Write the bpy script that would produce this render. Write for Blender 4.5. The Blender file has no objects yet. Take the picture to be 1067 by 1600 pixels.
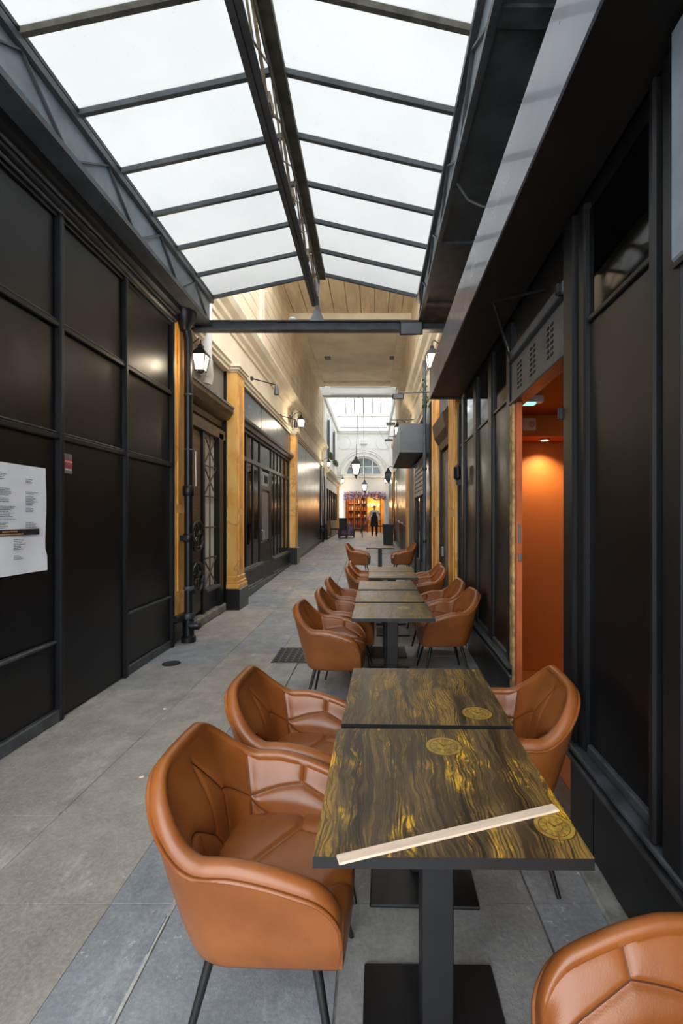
import bpy, bmesh, math, random
from mathutils import Vector, Matrix
random.seed(7)
PI = math.pi
sc = bpy.context.scene
COL = sc.collection

# ------------------------------------------------------------------ camera, sky, exposure
FPX, VPX, VPY, HC = 711.0, 582.0, 808.0, 1.5      # focal length and vanishing point in the 1067x1600 frame
cam = bpy.data.cameras.new('camera')
cam.sensor_fit = 'VERTICAL'; cam.sensor_height = 36.0; cam.lens = FPX / 1600 * 36
cam.shift_x = (533.5 - VPX) / 1600; cam.shift_y = (VPY - 800) / 1600
cam.clip_start = 0.02; cam.clip_end = 200
camo = bpy.data.objects.new('camera', cam); COL.objects.link(camo)
camo.location = (0, 0, HC); camo.rotation_euler = (PI / 2, 0, 0)
sc.camera = camo

SKY = 6.0
w = bpy.data.worlds.new('sky'); sc.world = w; w.use_nodes = True
bg = w.node_tree.nodes['Background']
bg.inputs[0].default_value = (0.93, 0.97, 1.0, 1); bg.inputs[1].default_value = SKY
sc.view_settings.view_transform = 'Standard'; sc.view_settings.look = 'None'
sc.view_settings.exposure = 0.08; sc.view_settings.gamma = 1.0
sc.view_settings.use_curve_mapping = False

# ------------------------------------------------------------------ materials
def srgb(r, g, b):
    f = lambda c: (c / 255 / 12.92) if c / 255 <= 0.04045 else ((c / 255 + 0.055) / 1.055) ** 2.4
    return (f(r), f(g), f(b))
class NT:
    def __init__(s, name):
        s.m = bpy.data.materials.new(name); s.m.use_nodes = True
        s.t = s.m.node_tree; s.n = s.t.nodes; s.l = s.t.links
        s.bsdf = s.n['Principled BSDF']; s.out = s.n['Material Output']
    def node(s, typ, **kw):
        nd = s.n.new(typ)
        for k, v in kw.items(): setattr(nd, k, v)
        return nd
    def put(s, sock, v):
        if isinstance(v, bpy.types.NodeSocket): s.l.new(v, sock)
        elif isinstance(v, (tuple, list)) and len(v) == 3 and sock.type == 'RGBA': sock.default_value = (*v, 1)
        else: sock.default_value = v
    def math(s, op, a, b=None, c=None, clamp=False):
        nd = s.node('ShaderNodeMath', operation=op, use_clamp=clamp)
        for i, v in enumerate((a, b, c)):
            if v is not None: s.put(nd.inputs[i], v)
        return nd.outputs[0]
    def mix(s, f, a, b, typ='MIX'):
        nd = s.node('ShaderNodeMix', data_type='RGBA', blend_type=typ)
        s.put(nd.inputs[0], f); s.put(nd.inputs[6], a); s.put(nd.inputs[7], b)
        return nd.outputs[2]
    def coord(s, kind='Object'):
        if kind == 'World': return s.node('ShaderNodeNewGeometry').outputs['Position']
        return s.node('ShaderNodeTexCoord').outputs[kind]
    def mapv(s, v, scale=(1, 1, 1), loc=(0, 0, 0), rot=(0, 0, 0)):
        nd = s.node('ShaderNodeMapping'); s.l.new(v, nd.inputs[0])
        nd.inputs[1].default_value = loc; nd.inputs[2].default_value = rot; nd.inputs[3].default_value = scale
        return nd.outputs[0]
    def noise(s, v, scale=5, detail=4, rough=0.55, dist=0.0):
        nd = s.node('ShaderNodeTexNoise'); s.l.new(v, nd.inputs['Vector'])
        nd.inputs['Scale'].default_value = scale; nd.inputs['Detail'].default_value = detail
        nd.inputs['Roughness'].default_value = rough; nd.inputs['Distortion'].default_value = dist
        return nd.outputs[0]
    def ramp(s, f, lo, hi):
        nd = s.node('ShaderNodeMapRange', clamp=True, interpolation_type='SMOOTHSTEP'); s.put(nd.inputs[0], f)
        nd.inputs[1].default_value = lo; nd.inputs[2].default_value = hi
        return nd.outputs[0]
    def bump(s, h, strength=0.3, dist=0.01):
        nd = s.node('ShaderNodeBump'); s.l.new(h, nd.inputs['Height'])
        nd.inputs['Strength'].default_value = strength; nd.inputs['Distance'].default_value = dist
        s.l.new(nd.outputs[0], s.bsdf.inputs['Normal'])
    def sep(s, v):
        nd = s.node('ShaderNodeSeparateXYZ'); s.l.new(v, nd.inputs[0]); return nd.outputs
def M(name, base, rough=0.5, metal=0.0, var=0.12, scale=6.0, bump=0.0, bscale=40.0, spec=0.5, rvar=0.1, stretch=(1, 1, 1), coat=0.0, kind='World'):
    t = NT(name); v = t.mapv(t.coord(kind), stretch)
    n = t.noise(v, scale, 5)
    f = t.ramp(n, 0.3, 0.7)
    dark = tuple(c * (1 - var) for c in base); lite = tuple(min(1, c * (1 + var)) for c in base)
    t.put(t.bsdf.inputs['Base Color'], t.mix(f, dark, lite))
    r = t.math('ADD', t.math('MULTIPLY', t.noise(v, scale * 2.3, 4), rvar * 2), rough - rvar)
    t.put(t.bsdf.inputs['Roughness'], r)
    t.bsdf.inputs['Metallic'].default_value = metal
    t.bsdf.inputs['Specular IOR Level'].default_value = spec
    t.bsdf.inputs['Coat Weight'].default_value = coat
    if bump: t.bump(t.noise(v, bscale, 3), bump)
    return t.m
def EM(name, col, strength):
    t = NT(name); e = t.node('ShaderNodeEmission'); e.inputs[0].default_value = (*col, 1); e.inputs[1].default_value = strength
    t.l.new(e.outputs[0], t.out.inputs[0]); return t.m
def frosted(name, tau, tint=(1, 1, 1), dirt=0.08, stretch=(1, 1, 1)):
    """dirty wired roof glass: scatters the daylight that reaches its upper side"""
    t = NT(name); tr = t.node('ShaderNodeBsdfTranslucent')
    v = t.mapv(t.coord('World'), stretch); f = t.ramp(t.noise(v, 1.3, 6, 0.6), 0.25, 0.75)
    a = tuple(tau * (1 - dirt) * c for c in tint); b = tuple(tau * c for c in tint)
    g = t.ramp(t.noise(v, 38, 2), 0.67, 0.74)
    c = t.mix(t.math('MULTIPLY', g, 0.25), t.mix(f, a, b), tuple(tau * .5 * c for c in tint))
    t.put(tr.inputs[0], c)
    df = t.node('ShaderNodeBsdfDiffuse'); df.inputs[0].default_value = (.55, .55, .54, 1)
    mx = t.node('ShaderNodeMixShader'); mx.inputs[0].default_value = 0.12
    t.l.new(tr.outputs[0], mx.inputs[1]); t.l.new(df.outputs[0], mx.inputs[2]); t.l.new(mx.outputs[0], t.out.inputs[0])
    return t.m
def clear(name, col=(1, 1, 1)):
    t = NT(name); tr = t.node('ShaderNodeBsdfTransparent'); tr.inputs[0].default_value = (*col, 1)
    t.l.new(tr.outputs[0], t.out.inputs[0]); return t.m
def glass(name, tint=(.5, .55, .55), rough=0.03, fac=None):
    """window glass: mirror reflection over a tinted clear body"""
    t = NT(name); tr = t.node('ShaderNodeBsdfTransparent'); tr.inputs[0].default_value = (*tint, 1)
    gl = t.node('ShaderNodeBsdfGlossy'); gl.inputs['Roughness'].default_value = rough
    fr = t.node('ShaderNodeFresnel'); fr.inputs[0].default_value = 1.5
    mx = t.node('ShaderNodeMixShader'); t.l.new(fr.outputs[0], mx.inputs[0])
    t.l.new(tr.outputs[0], mx.inputs[1]); t.l.new(gl.outputs[0], mx.inputs[2]); t.l.new(mx.outputs[0], t.out.inputs[0])
    return t.m

MT = {}
MT['black_paint'] = M('black_paint', srgb(20, 21, 24), 0.4, spec=.4, var=.25, scale=2.0, bump=.04, bscale=16, rvar=.08)
MT['black_panel'] = M('black_panel', srgb(15, 16, 19), 0.33, var=.3, scale=1.4, spec=.34, bump=.05, bscale=7, rvar=.1)
MT['black_gloss'] = M('black_gloss', srgb(24, 24, 25), 0.3, var=.3, scale=1.0, bump=.05, bscale=4, rvar=.06)
MT['worn_lit_black'] = M('worn_lit_black', srgb(62, 66, 70), 0.42, var=.45, scale=9, bump=.15, bscale=50)  # scuffed black paint, base lightened to carry the ledge highlights
MT['black_metal'] = M('black_metal', srgb(22, 22, 24), 0.45, var=.2, bump=.05, bscale=150)
MT['grey_iron'] = M('grey_iron', srgb(72, 77, 82), 0.45, var=.25, scale=5, bump=.1, bscale=60)
MT['ridge_iron'] = M('ridge_iron', srgb(66, 68, 72), 0.5, var=.2, scale=6)
MT['rust_iron'] = M('rust_iron', srgb(150, 134, 110), 0.7, var=.35, scale=14)
MT['moss_iron'] = M('moss_iron', srgb(84, 82, 72), 0.8, var=.35, scale=9)
MT['lattice_sheet'] = M('lattice_sheet', srgb(132, 144, 154), 0.5, var=.2, scale=4)
MT['awning'] = M('awning', srgb(104, 108, 122), 0.3, var=.22, scale=2.2, stretch=(3, .5, 1), coat=.3)
MT['awning_under'] = M('awning_under', srgb(24, 23, 22), 0.5, var=.2)
MT['cream'] = M('cream', srgb(228, 214, 190), 0.75, var=.1, scale=1.6, bump=.05)
MT['tan_stone'] = M('tan_stone', srgb(216, 198, 170), 0.8, var=.14, scale=1.2, bump=.08)
MT['ceil'] = M('ceil', srgb(226, 214, 194), 0.85, var=.12, scale=.9)
MT['plank'] = M('plank', srgb(206, 188, 160), 0.8, var=.16, scale=1.5, stretch=(4, .6, 1))
MT['white_wall'] = M('white_wall', srgb(232, 231, 226), 0.75, var=.05, scale=1.2)
MT['white_trim'] = M('white_trim', srgb(225, 224, 220), 0.6, var=.05)
MT['grey_panel'] = M('grey_panel', srgb(122, 118, 112), 0.6, var=.12, scale=1.5)
MT['wood_dark'] = M('wood_dark', srgb(84, 66, 46), 0.5, var=.3, scale=5, stretch=(6, .7, 6))
MT['blue_panel'] = M('blue_panel', srgb(56, 64, 76), 0.3, var=.2, scale=2)
MT['leather_dark'] = M('leather_dark', srgb(24, 18, 20), 0.5)
MT['brass'] = M('brass', srgb(176, 140, 88), 0.3, metal=.7, var=.2)
MT['white_paint'] = M('white_paint', srgb(236, 236, 232), 0.5, var=.04)
MT['steel'] = M('steel', srgb(150, 152, 156), 0.35, metal=.8)
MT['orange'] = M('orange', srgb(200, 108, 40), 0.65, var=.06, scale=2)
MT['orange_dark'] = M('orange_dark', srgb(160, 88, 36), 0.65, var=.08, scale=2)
MT['old_stone'] = M('old_stone', srgb(120, 118, 112), 0.85, var=.3, scale=8, bump=.4, bscale=35)
MT['kerb'] = M('kerb', srgb(142, 142, 138), 0.75, var=.35, scale=12, bump=.3, bscale=60)
MT['jamb'] = M('jamb', srgb(172, 144, 92), 0.8, var=.5, scale=16, bump=.5, bscale=40)
MT['terracotta'] = M('terracotta', srgb(196, 98, 52), 0.6, var=.15)
MT['green_black'] = M('green_black', srgb(36, 40, 38), 0.6)
MT['shutter'] = M('shutter', srgb(168, 160, 148), 0.5, var=.12)
MT['sign_grey'] = M('sign_grey', srgb(86, 90, 96), 0.38, var=.1)
MT['curtain'] = M('curtain', srgb(190, 190, 180), 0.9, var=.15, scale=3, stretch=(1, 6, .4))
MT['dark_in'] = M('dark_in', srgb(40, 38, 34), 0.9, var=.1)
MT['shelf_wood'] = M('shelf_wood', srgb(150, 96, 46), 0.5, var=.2)
MT['amber'] = M('amber', srgb(196, 120, 40), 0.25)
MT['paper'] = M('paper', srgb(236, 238, 244), 0.7, var=.03, scale=5, bump=.08, bscale=9)
MT['ink'] = M('ink', srgb(128, 130, 136), 0.8)
MT['ink_black'] = M('ink_black', srgb(20, 20, 22), 0.7)
MT['red_print'] = M('red_print', srgb(200, 30, 44), 0.4, var=.03)
MT['grey_print'] = M('grey_print', srgb(120, 122, 124), 0.4)
MT['tan_print'] = M('tan_print', srgb(200, 150, 110), 0.6)
MT['batten'] = M('batten', srgb(226, 202, 178), 0.6, var=.08, scale=9, stretch=(1, 8, 1), kind='Object')
MT['clear'] = clear('clear')
MT['roof_glass'] = frosted('roof_glass', 0.197, (1, 1, .985), .1)
MT['far_glass'] = frosted('far_glass', 0.42, (.97, .99, 1))
MT['fill_well_glass'] = frosted('fill_well_glass', .75)  # clearer glass of the added skylight, lets in more fill
MT['pane'] = glass('pane', (.78, .82, .82))
MT['pane_dark'] = glass('pane_dark', (.16, .17, .17), .05)
MT['pane_blue'] = M('pane_blue', srgb(120, 132, 140), 0.12, var=.2)
MT['lamp_glass'] = EM('lamp_glass', (1, .93, .8), 2.6)
MT['bulb'] = EM('bulb', (1, .86, .62), 12)
MT['bulb_warm'] = EM('bulb_warm', (1, .66, .3), 10)
MT['exit_glow'] = EM('exit_glow', (.35, .95, .7), 1.6)
MT['skin'] = M('skin', srgb(186, 134, 108), 0.6)
MT['hair'] = M('hair', srgb(44, 34, 28), 0.7)
MT['shirt'] = M('shirt', srgb(206, 214, 228), 0.8)
MT['apron'] = M('apron', srgb(26, 32, 44), 0.8)
MT['trousers'] = M('trousers', srgb(18, 18, 22), 0.8)
MT['floral'] = M('floral', srgb(120, 96, 120), 0.8, var=.8, scale=16)
MT['lilac'] = M('lilac', srgb(226, 198, 226), 0.8, var=.35, scale=9)
MT['lilac_dark'] = M('lilac_dark', srgb(170, 132, 176), 0.8, var=.35, scale=9)
MT['leaf'] = M('leaf', srgb(64, 84, 44), 0.7)
MT['vine'] = M('vine', srgb(58, 82, 40), 0.7)

def leather():
    t = NT('tan_leather'); v = t.coord('Object')
    f = t.ramp(t.noise(v, 5, 4), .3, .7)
    c = t.mix(f, srgb(130, 72, 30), srgb(151, 88, 41))
    sp = t.ramp(t.noise(v, 26, 3), .6, .75)
    t.put(t.bsdf.inputs['Base Color'], t.mix(t.math('MULTIPLY', sp, .25), c, srgb(112, 58, 24)))
    t.put(t.bsdf.inputs['Roughness'], t.math('ADD', t.math('MULTIPLY', t.noise(v, 18, 3), .14), .27))
    t.bsdf.inputs['Specular IOR Level'].default_value = .55
    vo = t.node('ShaderNodeTexVoronoi'); t.l.new(v, vo.inputs['Vector']); vo.inputs['Scale'].default_value = 320
    t.bump(vo.outputs[0], .10, .002)
    return t.m
MT['leather'] = leather()
MT['seam'] = M('seam', srgb(84, 42, 18), .6)  # dark brown for the chair seams, crease shade put into the colour

def marble():
    t = NT('yellow_marble'); v = t.coord('World')
    n = t.noise(v, 1.1, 3, .5, .6)
    vein = t.math('ABSOLUTE', t.math('SUBTRACT', n, .5))
    vm = t.math('SUBTRACT', 1.0, t.ramp(vein, .004, .022))
    c = t.mix(t.ramp(t.noise(v, 3.1, 3), .3, .7), srgb(226, 160, 74), srgb(238, 190, 110))
    t.put(t.bsdf.inputs['Base Color'], t.mix(t.math('MULTIPLY', vm, .4), c, srgb(160, 104, 46)))
    t.bsdf.inputs['Roughness'].default_value = .38
    return t.m
MT['marble'] = marble()
MT['marble_dark'] = M('marble_dark', srgb(214, 150, 70), 0.45, var=.15, scale=4)

def floor_mat(name, a, b, speck):
    t = NT(name); v = t.coord('World')
    big = t.ramp(t.noise(v, .9, 6, .62), .3, .7)
    mid = t.ramp(t.noise(v, 5.5, 6, .7), .28, .72)
    c = t.mix(big, a, b)
    c = t.mix(t.math('MULTIPLY', mid, .5), c, tuple(x * .58 for x in a))
    scuff = t.ramp(t.noise(t.mapv(v, (1.6, .7, 1)), 3.2, 7, .8), .52, .7)
    c = t.mix(t.math('MULTIPLY', scuff, .5), c, tuple(min(1, x * 1.5) for x in b))
    pit = t.ramp(t.noise(v, 33, 6, .8), .56, .68)
    c = t.mix(t.math('MULTIPLY', pit, .4), c, tuple(x * .4 for x in a))
    fine = t.ramp(t.noise(v, 60, 4, .7), .35, .7)
    c = t.mix(t.math('MULTIPLY', fine, .25), c, tuple(min(1, x * 1.45) for x in b))
    wht = t.math('MULTIPLY', t.ramp(t.noise(v, 17, 5, .75), .60, .68), t.ramp(t.noise(v, 2.1, 3), .42, .6))
    c = t.mix(t.math('MULTIPLY', wht, speck), c, srgb(205, 205, 202))
    dk = t.ramp(t.noise(t.mapv(v, (1, .35, 1)), 2.6, 5, .65), .58, .74)
    c = t.mix(t.math('MULTIPLY', dk, .35), c, srgb(66, 62, 56))
    t.put(t.bsdf.inputs['Base Color'], c)
    t.put(t.bsdf.inputs['Roughness'], t.math('ADD', t.math('MULTIPLY', mid, .2), .42))
    t.bump(t.noise(v, 38, 6, .75), .3, .012)
    return t.m
MT['floor_beige'] = floor_mat('floor_beige', srgb(146, 139, 130), srgb(184, 178, 169), .8)
MT['floor_blue'] = floor_mat('floor_blue', srgb(130, 135, 140), srgb(162, 165, 169), 1.0)
MT['floor_mid'] = floor_mat('floor_mid', srgb(138, 138, 138), srgb(166, 165, 161), .6)
MT['joint'] = M('joint', srgb(140, 137, 131), .9, var=.4, scale=12)
MT['pale_joint'] = M('pale_joint', srgb(178, 176, 170), .9, var=.3, scale=20)

def table_mat(name, clocks, seed, yellow):
    """printed plank laminate: dark brown boards, yellow grain, clock faces"""
    t = NT(name); v = t.coord('Object'); v = t.mapv(v, loc=(seed * 1.37, seed * .73, 0)); v0 = t.coord('Object')
    warp = t.noise(t.mapv(v, (6, 2.6, 1)), 1.0, 3)
    x, y, z = t.sep(v)
    wx = t.math('ADD', x, t.math('MULTIPLY', warp, .13))
    comb = t.node('ShaderNodeCombineXYZ'); t.put(comb.inputs[0], wx); t.put(comb.inputs[1], y)
    cv = comb.outputs[0]
    g = t.noise(t.mapv(cv, (190, 5, 1)), 1.0, 3, .65)
    g2 = t.noise(t.mapv(cv, (46, 2.4, 1)), 1.0, 4, .65)
    wave = t.node('ShaderNodeTexWave', wave_type='BANDS', bands_direction='X'); t.l.new(cv, wave.inputs['Vector'])
    wave.inputs['Scale'].default_value = 34; wave.inputs['Distortion'].default_value = 3.0
    wave.inputs['Detail'].default_value = 3; wave.inputs['Detail Scale'].default_value = .8
    ringy = t.ramp(t.noise(t.mapv(v, (8, 1.6, 1), (3, 1, 0)), 1.0, 2), .44, .6)      # only some boards show clear rings
    gr = t.math('ADD', t.math('MULTIPLY', t.math('MULTIPLY', wave.outputs['Fac'], ringy), .42), t.math('ADD', t.math('MULTIPLY', g, .5), t.math('MULTIPLY', g2, .42)))
    lines = t.ramp(gr, .44, .66)
    area = t.ramp(t.noise(t.mapv(v, (8, 3.0, 1)), 1.0, 5, .65), .40, .62)
    board = t.ramp(t.noise(t.mapv(v, (11, .5, 1)), 1.0, 1), .42, .58)
    dark = t.mix(board, srgb(40, 31, 22), srgb(76, 60, 40))
    dark = t.mix(t.math('MULTIPLY', t.ramp(g2, .4, .62), .6), dark, srgb(112, 92, 62))
    c = t.mix(t.math('MULTIPLY', lines, t.math('ADD', t.math('MULTIPLY', area, .7), .22)), dark, srgb(160, 124, 54))
    blot = t.ramp(t.noise(t.mapv(v, (13, 4.2, 1)), 1.0, 6, .75), .53, .61)
    patch = t.math('MULTIPLY', blot, t.ramp(gr, .42, .60))
    c = t.mix(t.math('MULTIPLY', patch, yellow), c, srgb(232, 176, 40))
    strk = t.ramp(t.noise(t.mapv(cv, (210, 4, 1), (5, 2, 0)), 1.0, 2, .6), .5, .6)
    c = t.mix(t.math('MULTIPLY', strk, .55), c, srgb(36, 28, 20))
    grime = t.ramp(t.noise(t.mapv(v, (1.4, .8, 1)), 11, 6, .75), .52, .66)
    c = t.mix(t.math('MULTIPLY', grime, .6), c, srgb(46, 38, 30))
    ox, oy, oz = t.sep(v0)
    for (cx, cy, R, full) in clocks:
        dx = t.math('SUBTRACT', ox, cx); dy = t.math('SUBTRACT', oy, cy)
        r = t.math('SQRT', t.math('ADD', t.math('MULTIPLY', dx, dx), t.math('MULTIPLY', dy, dy)))
        rn = t.math('DIVIDE', r, R)
        ins = t.math('LESS_THAN', rn, 1.0)
        ring = t.math('MULTIPLY', t.math('GREATER_THAN', rn, .93), ins)
        ring2 = t.math('MULTIPLY', t.math('GREATER_THAN', rn, .70), t.math('LESS_THAN', rn, .745))
        ring3 = t.math('MULTIPLY', t.math('GREATER_THAN', rn, .36), t.math('LESS_THAN', rn, .395))
        an = t.math('ARCTAN2', dy, dx)
        tick = t.math('LESS_THAN', t.math('ABSOLUTE', t.math('SINE', t.math('MULTIPLY', an, 6))), .42)
        strokes = t.math('GREATER_THAN', t.math('SINE', t.math('MULTIPLY', an, 72)), -.2)
        num = t.math('MULTIPLY', t.math('MULTIPLY', tick, strokes), t.math('MULTIPLY', t.math('GREATER_THAN', rn, .43), t.math('LESS_THAN', rn, .66)))
        h1 = t.math('MULTIPLY', t.math('LESS_THAN', t.math('ABSOLUTE', t.math('SUBTRACT', dy, t.math('MULTIPLY', dx, .45))), R * .035), t.math('MULTIPLY', t.math('GREATER_THAN', dx, 0.0), t.math('LESS_THAN', rn, .55)))
        h2 = t.math('MULTIPLY', t.math('LESS_THAN', t.math('ABSOLUTE', t.math('ADD', dx, t.math('MULTIPLY', dy, .6))), R * .045), t.math('MULTIPLY', t.math('GREATER_THAN', dy, 0.0), t.math('LESS_THAN', rn, .38)))
        hub = t.math('LESS_THAN', rn, .08)
        inkm = ring
        for q in (ring2, ring3, num, h1, h2, hub): inkm = t.math('MAXIMUM', inkm, q)
        face = t.math('MULTIPLY', ins, t.math('LESS_THAN', rn, full))
        fc = t.mix(t.ramp(t.noise(v0, 40, 3), .35, .7), srgb(196, 160, 62), srgb(150, 116, 46))
        c = t.mix(t.math('MULTIPLY', face, .68), c, fc)
        c = t.mix(t.math('MULTIPLY', t.math('MULTIPLY', inkm, ins), .8), c, srgb(58, 44, 26))
    t.put(t.bsdf.inputs['Base Color'], c)
    t.put(t.bsdf.inputs['Roughness'], t.math('ADD', t.math('MULTIPLY', lines, .12), .36))
    t.bsdf.inputs['Specular IOR Level'].default_value = .4
    t.bump(lines, .12, .002)
    return t.m

# ------------------------------------------------------------------ mesh helpers
class MB:
    def __init__(s): s.v = []; s.f = []; s.mi = []; s.cur = 0; s.smooth = False
    def add(s, vs, fs):
        o = len(s.v); s.v += [tuple(p) for p in vs]
        for f in fs: s.f.append([i + o for i in f]); s.mi.append(s.cur)
        return s
    def box(s, x0, x1, y0, y1, z0, z1, bev=0.0):
        if bev <= 0:
            vs = [(x0, y0, z0), (x1, y0, z0), (x1, y1, z0), (x0, y1, z0), (x0, y0, z1), (x1, y0, z1), (x1, y1, z1), (x0, y1, z1)]
            return s.add(vs, [(3, 2, 1, 0), (4, 5, 6, 7), (0, 1, 5, 4), (1, 2, 6, 5), (2, 3, 7, 6), (3, 0, 4, 7)])
        bm = bmesh.new(); bmesh.ops.create_cube(bm, size=1)
        for q in bm.verts:
            q.co = ((x0 + x1) / 2 + q.co.x * (x1 - x0), (y0 + y1) / 2 + q.co.y * (y1 - y0), (z0 + z1) / 2 + q.co.z * (z1 - z0))
        bmesh.ops.bevel(bm, geom=bm.edges[:], offset=bev, segments=1, affect='EDGES')
        bm.verts.index_update()
        s.add([q.co[:] for q in bm.verts], [[q.index for q in f.verts] for f in bm.faces]); bm.free(); return s
    def prism(s, pts, axis, a, b):
        """extrude a closed 2-D outline along an axis: 'y' takes (x, z), 'x' takes (y, z), 'z' takes (x, y)"""
        n = len(pts)
        mk = {'y': lambda p, t: (p[0], t, p[1]), 'x': lambda p, t: (t, p[0], p[1]), 'z': lambda p, t: (p[0], p[1], t)}[axis]
        vs = [mk(p, a) for p in pts] + [mk(p, b) for p in pts]
        return s.add(vs, [list(range(n))[::-1], list(range(n, 2 * n))] + [(i, (i + 1) % n, n + (i + 1) % n, n + i) for i in range(n)])
    def bar(s, p, q, wd, ht=None, up=(0, 0, 1)):
        p, q = Vector(p), Vector(q); d = (q - p).normalized(); u = Vector(up)
        if abs(d.dot(u)) > .98: u = Vector((1, 0, 0))
        sx = d.cross(u).normalized() * wd / 2; sz = sx.normalized().cross(d).normalized() * (ht or wd) / 2
        vs = [p - sx - sz, p + sx - sz, p + sx + sz, p - sx + sz, q - sx - sz, q + sx - sz, q + sx + sz, q - sx + sz]
        return s.add(vs, [(0, 1, 2, 3), (7, 6, 5, 4), (4, 5, 1, 0), (5, 6, 2, 1), (6, 7, 3, 2), (7, 4, 0, 3)])
    def tube(s, pts, r, n=10, caps=True):
        pts = [Vector(p) for p in pts]; rs = r if isinstance(r, (list, tuple)) else [r] * len(pts)
        o = len(s.v); ref = None
        for i, p in enumerate(pts):
            d = (pts[min(i + 1, len(pts) - 1)] - pts[max(i - 1, 0)]).normalized()
            if ref is None: ref = Vector((0, 0, 1)) if abs(d.z) < .9 else Vector((1, 0, 0))
            a = d.cross(ref).normalized(); b = a.cross(d).normalized(); ref = b
            for k in range(n):
                t = 2 * PI * k / n; s.v.append(tuple(p + (a * math.cos(t) + b * math.sin(t)) * rs[i]))
        for i in range(len(pts) - 1):
            for k in range(n):
                s.f.append([o + i * n + k, o + i * n + (k + 1) % n, o + (i + 1) * n + (k + 1) % n, o + (i + 1) * n + k]); s.mi.append(s.cur)
        if caps:
            s.f.append([o + k for k in range(n)][::-1]); s.mi.append(s.cur)
            s.f.append([o + (len(pts) - 1) * n + k for k in range(n)]); s.mi.append(s.cur)
        return s
    def lathe(s, prof, n=16, c=(0, 0, 0), axis='z', a0=0.0):
        o = len(s.v); m = len(prof)
        for (r, z) in prof:
            for k in range(n):
                t = a0 + 2 * PI * k / n; a, b = r * math.cos(t), r * math.sin(t)
                s.v.append({'z': (c[0] + a, c[1] + b, c[2] + z), 'x': (c[0] + z, c[1] + a, c[2] + b), 'y': (c[0] + a, c[1] + z, c[2] + b)}[axis])
        for i in range(m - 1):
            for k in range(n):
                s.f.append([o + i * n + k, o + i * n + (k + 1) % n, o + (i + 1) * n + (k + 1) % n, o + (i + 1) * n + k]); s.mi.append(s.cur)
        s.f.append([o + k for k in range(n)][::-1]); s.mi.append(s.cur)
        s.f.append([o + (m - 1) * n + k for k in range(n)]); s.mi.append(s.cur)
        return s
    def grid(s, P, nu, nv, closed_u=False):
        o = len(s.v); s.v += [tuple(p) for p in P]
        for i in range(nu if closed_u else nu - 1):
            for j in range(nv - 1):
                i2 = (i + 1) % nu
                s.f.append([o + i * nv + j, o + i2 * nv + j, o + i2 * nv + j + 1, o + i * nv + j + 1]); s.mi.append(s.cur)
        return s
    def mesh(s, name, mats, smooth=False, fix=True):
        me = bpy.data.meshes.new(name); me.from_pydata(s.v, [], s.f)
        mats = mats if isinstance(mats, (list, tuple)) else [mats]
        for m in mats: me.materials.append(MT[m] if isinstance(m, str) else m)
        if len(mats) > 1:
            for p, i in zip(me.polygons, s.mi): p.material_index = i
        if fix:
            bm = bmesh.new(); bm.from_mesh(me); bmesh.ops.recalc_face_normals(bm, faces=bm.faces[:]); bm.to_mesh(me); bm.free()
        if smooth:
            for p in me.polygons: p.use_smooth = True
            try: me.set_sharp_from_angle(angle=math.radians(smooth if smooth is not True else 40))
            except Exception: pass
        me.update(); return me
def link(name, data, parent=None, loc=(0, 0, 0), rot=(0, 0, 0)):
    o = bpy.data.objects.new(name, data); COL.objects.link(o)
    o.parent = parent; o.location = loc; o.rotation_euler = rot; return o
def obj(name, mb, mats, parent=None, smooth=False, loc=(0, 0, 0), rot=(0, 0, 0)):
    return link(name, mb.mesh(name, mats, smooth), parent, loc, rot)
def tag(o, label, cat, group=None):
    o['label'] = label; o['category'] = cat
    if group: o['group'] = group
    return o
def thing(name, label, cat, loc=(0, 0, 0), rz=0, group=None):
    return tag(link(name, None, None, loc, (0, 0, rz)), label, cat, group)
def struct(o): o['kind'] = 'structure'; return o
def sroot(name, loc=(0, 0, 0), rz=0): return struct(link(name, None, None, loc, (0, 0, rz)))
def bx(name, mat, parent, *a, bev=0.0): return obj(name, MB().box(*a, bev=bev), mat, parent)
def copy_tree(o, parent=None, loc=None, rz=None):
    c = o.copy(); COL.objects.link(c); c.parent = parent
    if loc is not None: c.location = loc
    if rz is not None: c.rotation_euler = (0, 0, rz)
    for ch in list(o.children): copy_tree(ch, c)
    return c
def plight(name, loc, energy, col, r=.05, parent=None):
    l = bpy.data.lights.new(name, 'POINT'); l.energy = energy; l.color = col; l.shadow_soft_size = r
    o = bpy.data.objects.new(name, l); COL.objects.link(o); o.location = loc; o.parent = parent; return o
def text_mesh(s, size):
    cu = bpy.data.curves.new('lettering', 'FONT'); cu.body = s; cu.size = size; cu.extrude = .0004; cu.align_x = 'CENTER'
    o = bpy.data.objects.new('lettering', cu); COL.objects.link(o)
    bpy.context.view_layer.update()
    me = bpy.data.meshes.new_from_object(o.evaluated_get(bpy.context.evaluated_depsgraph_get()))
    bpy.data.objects.remove(o); return me

def fz(y):
    return 0.0 if y < 8 else ((y - 8) * .03 if y < 21 else .39 + (y - 21) * .007)

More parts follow.
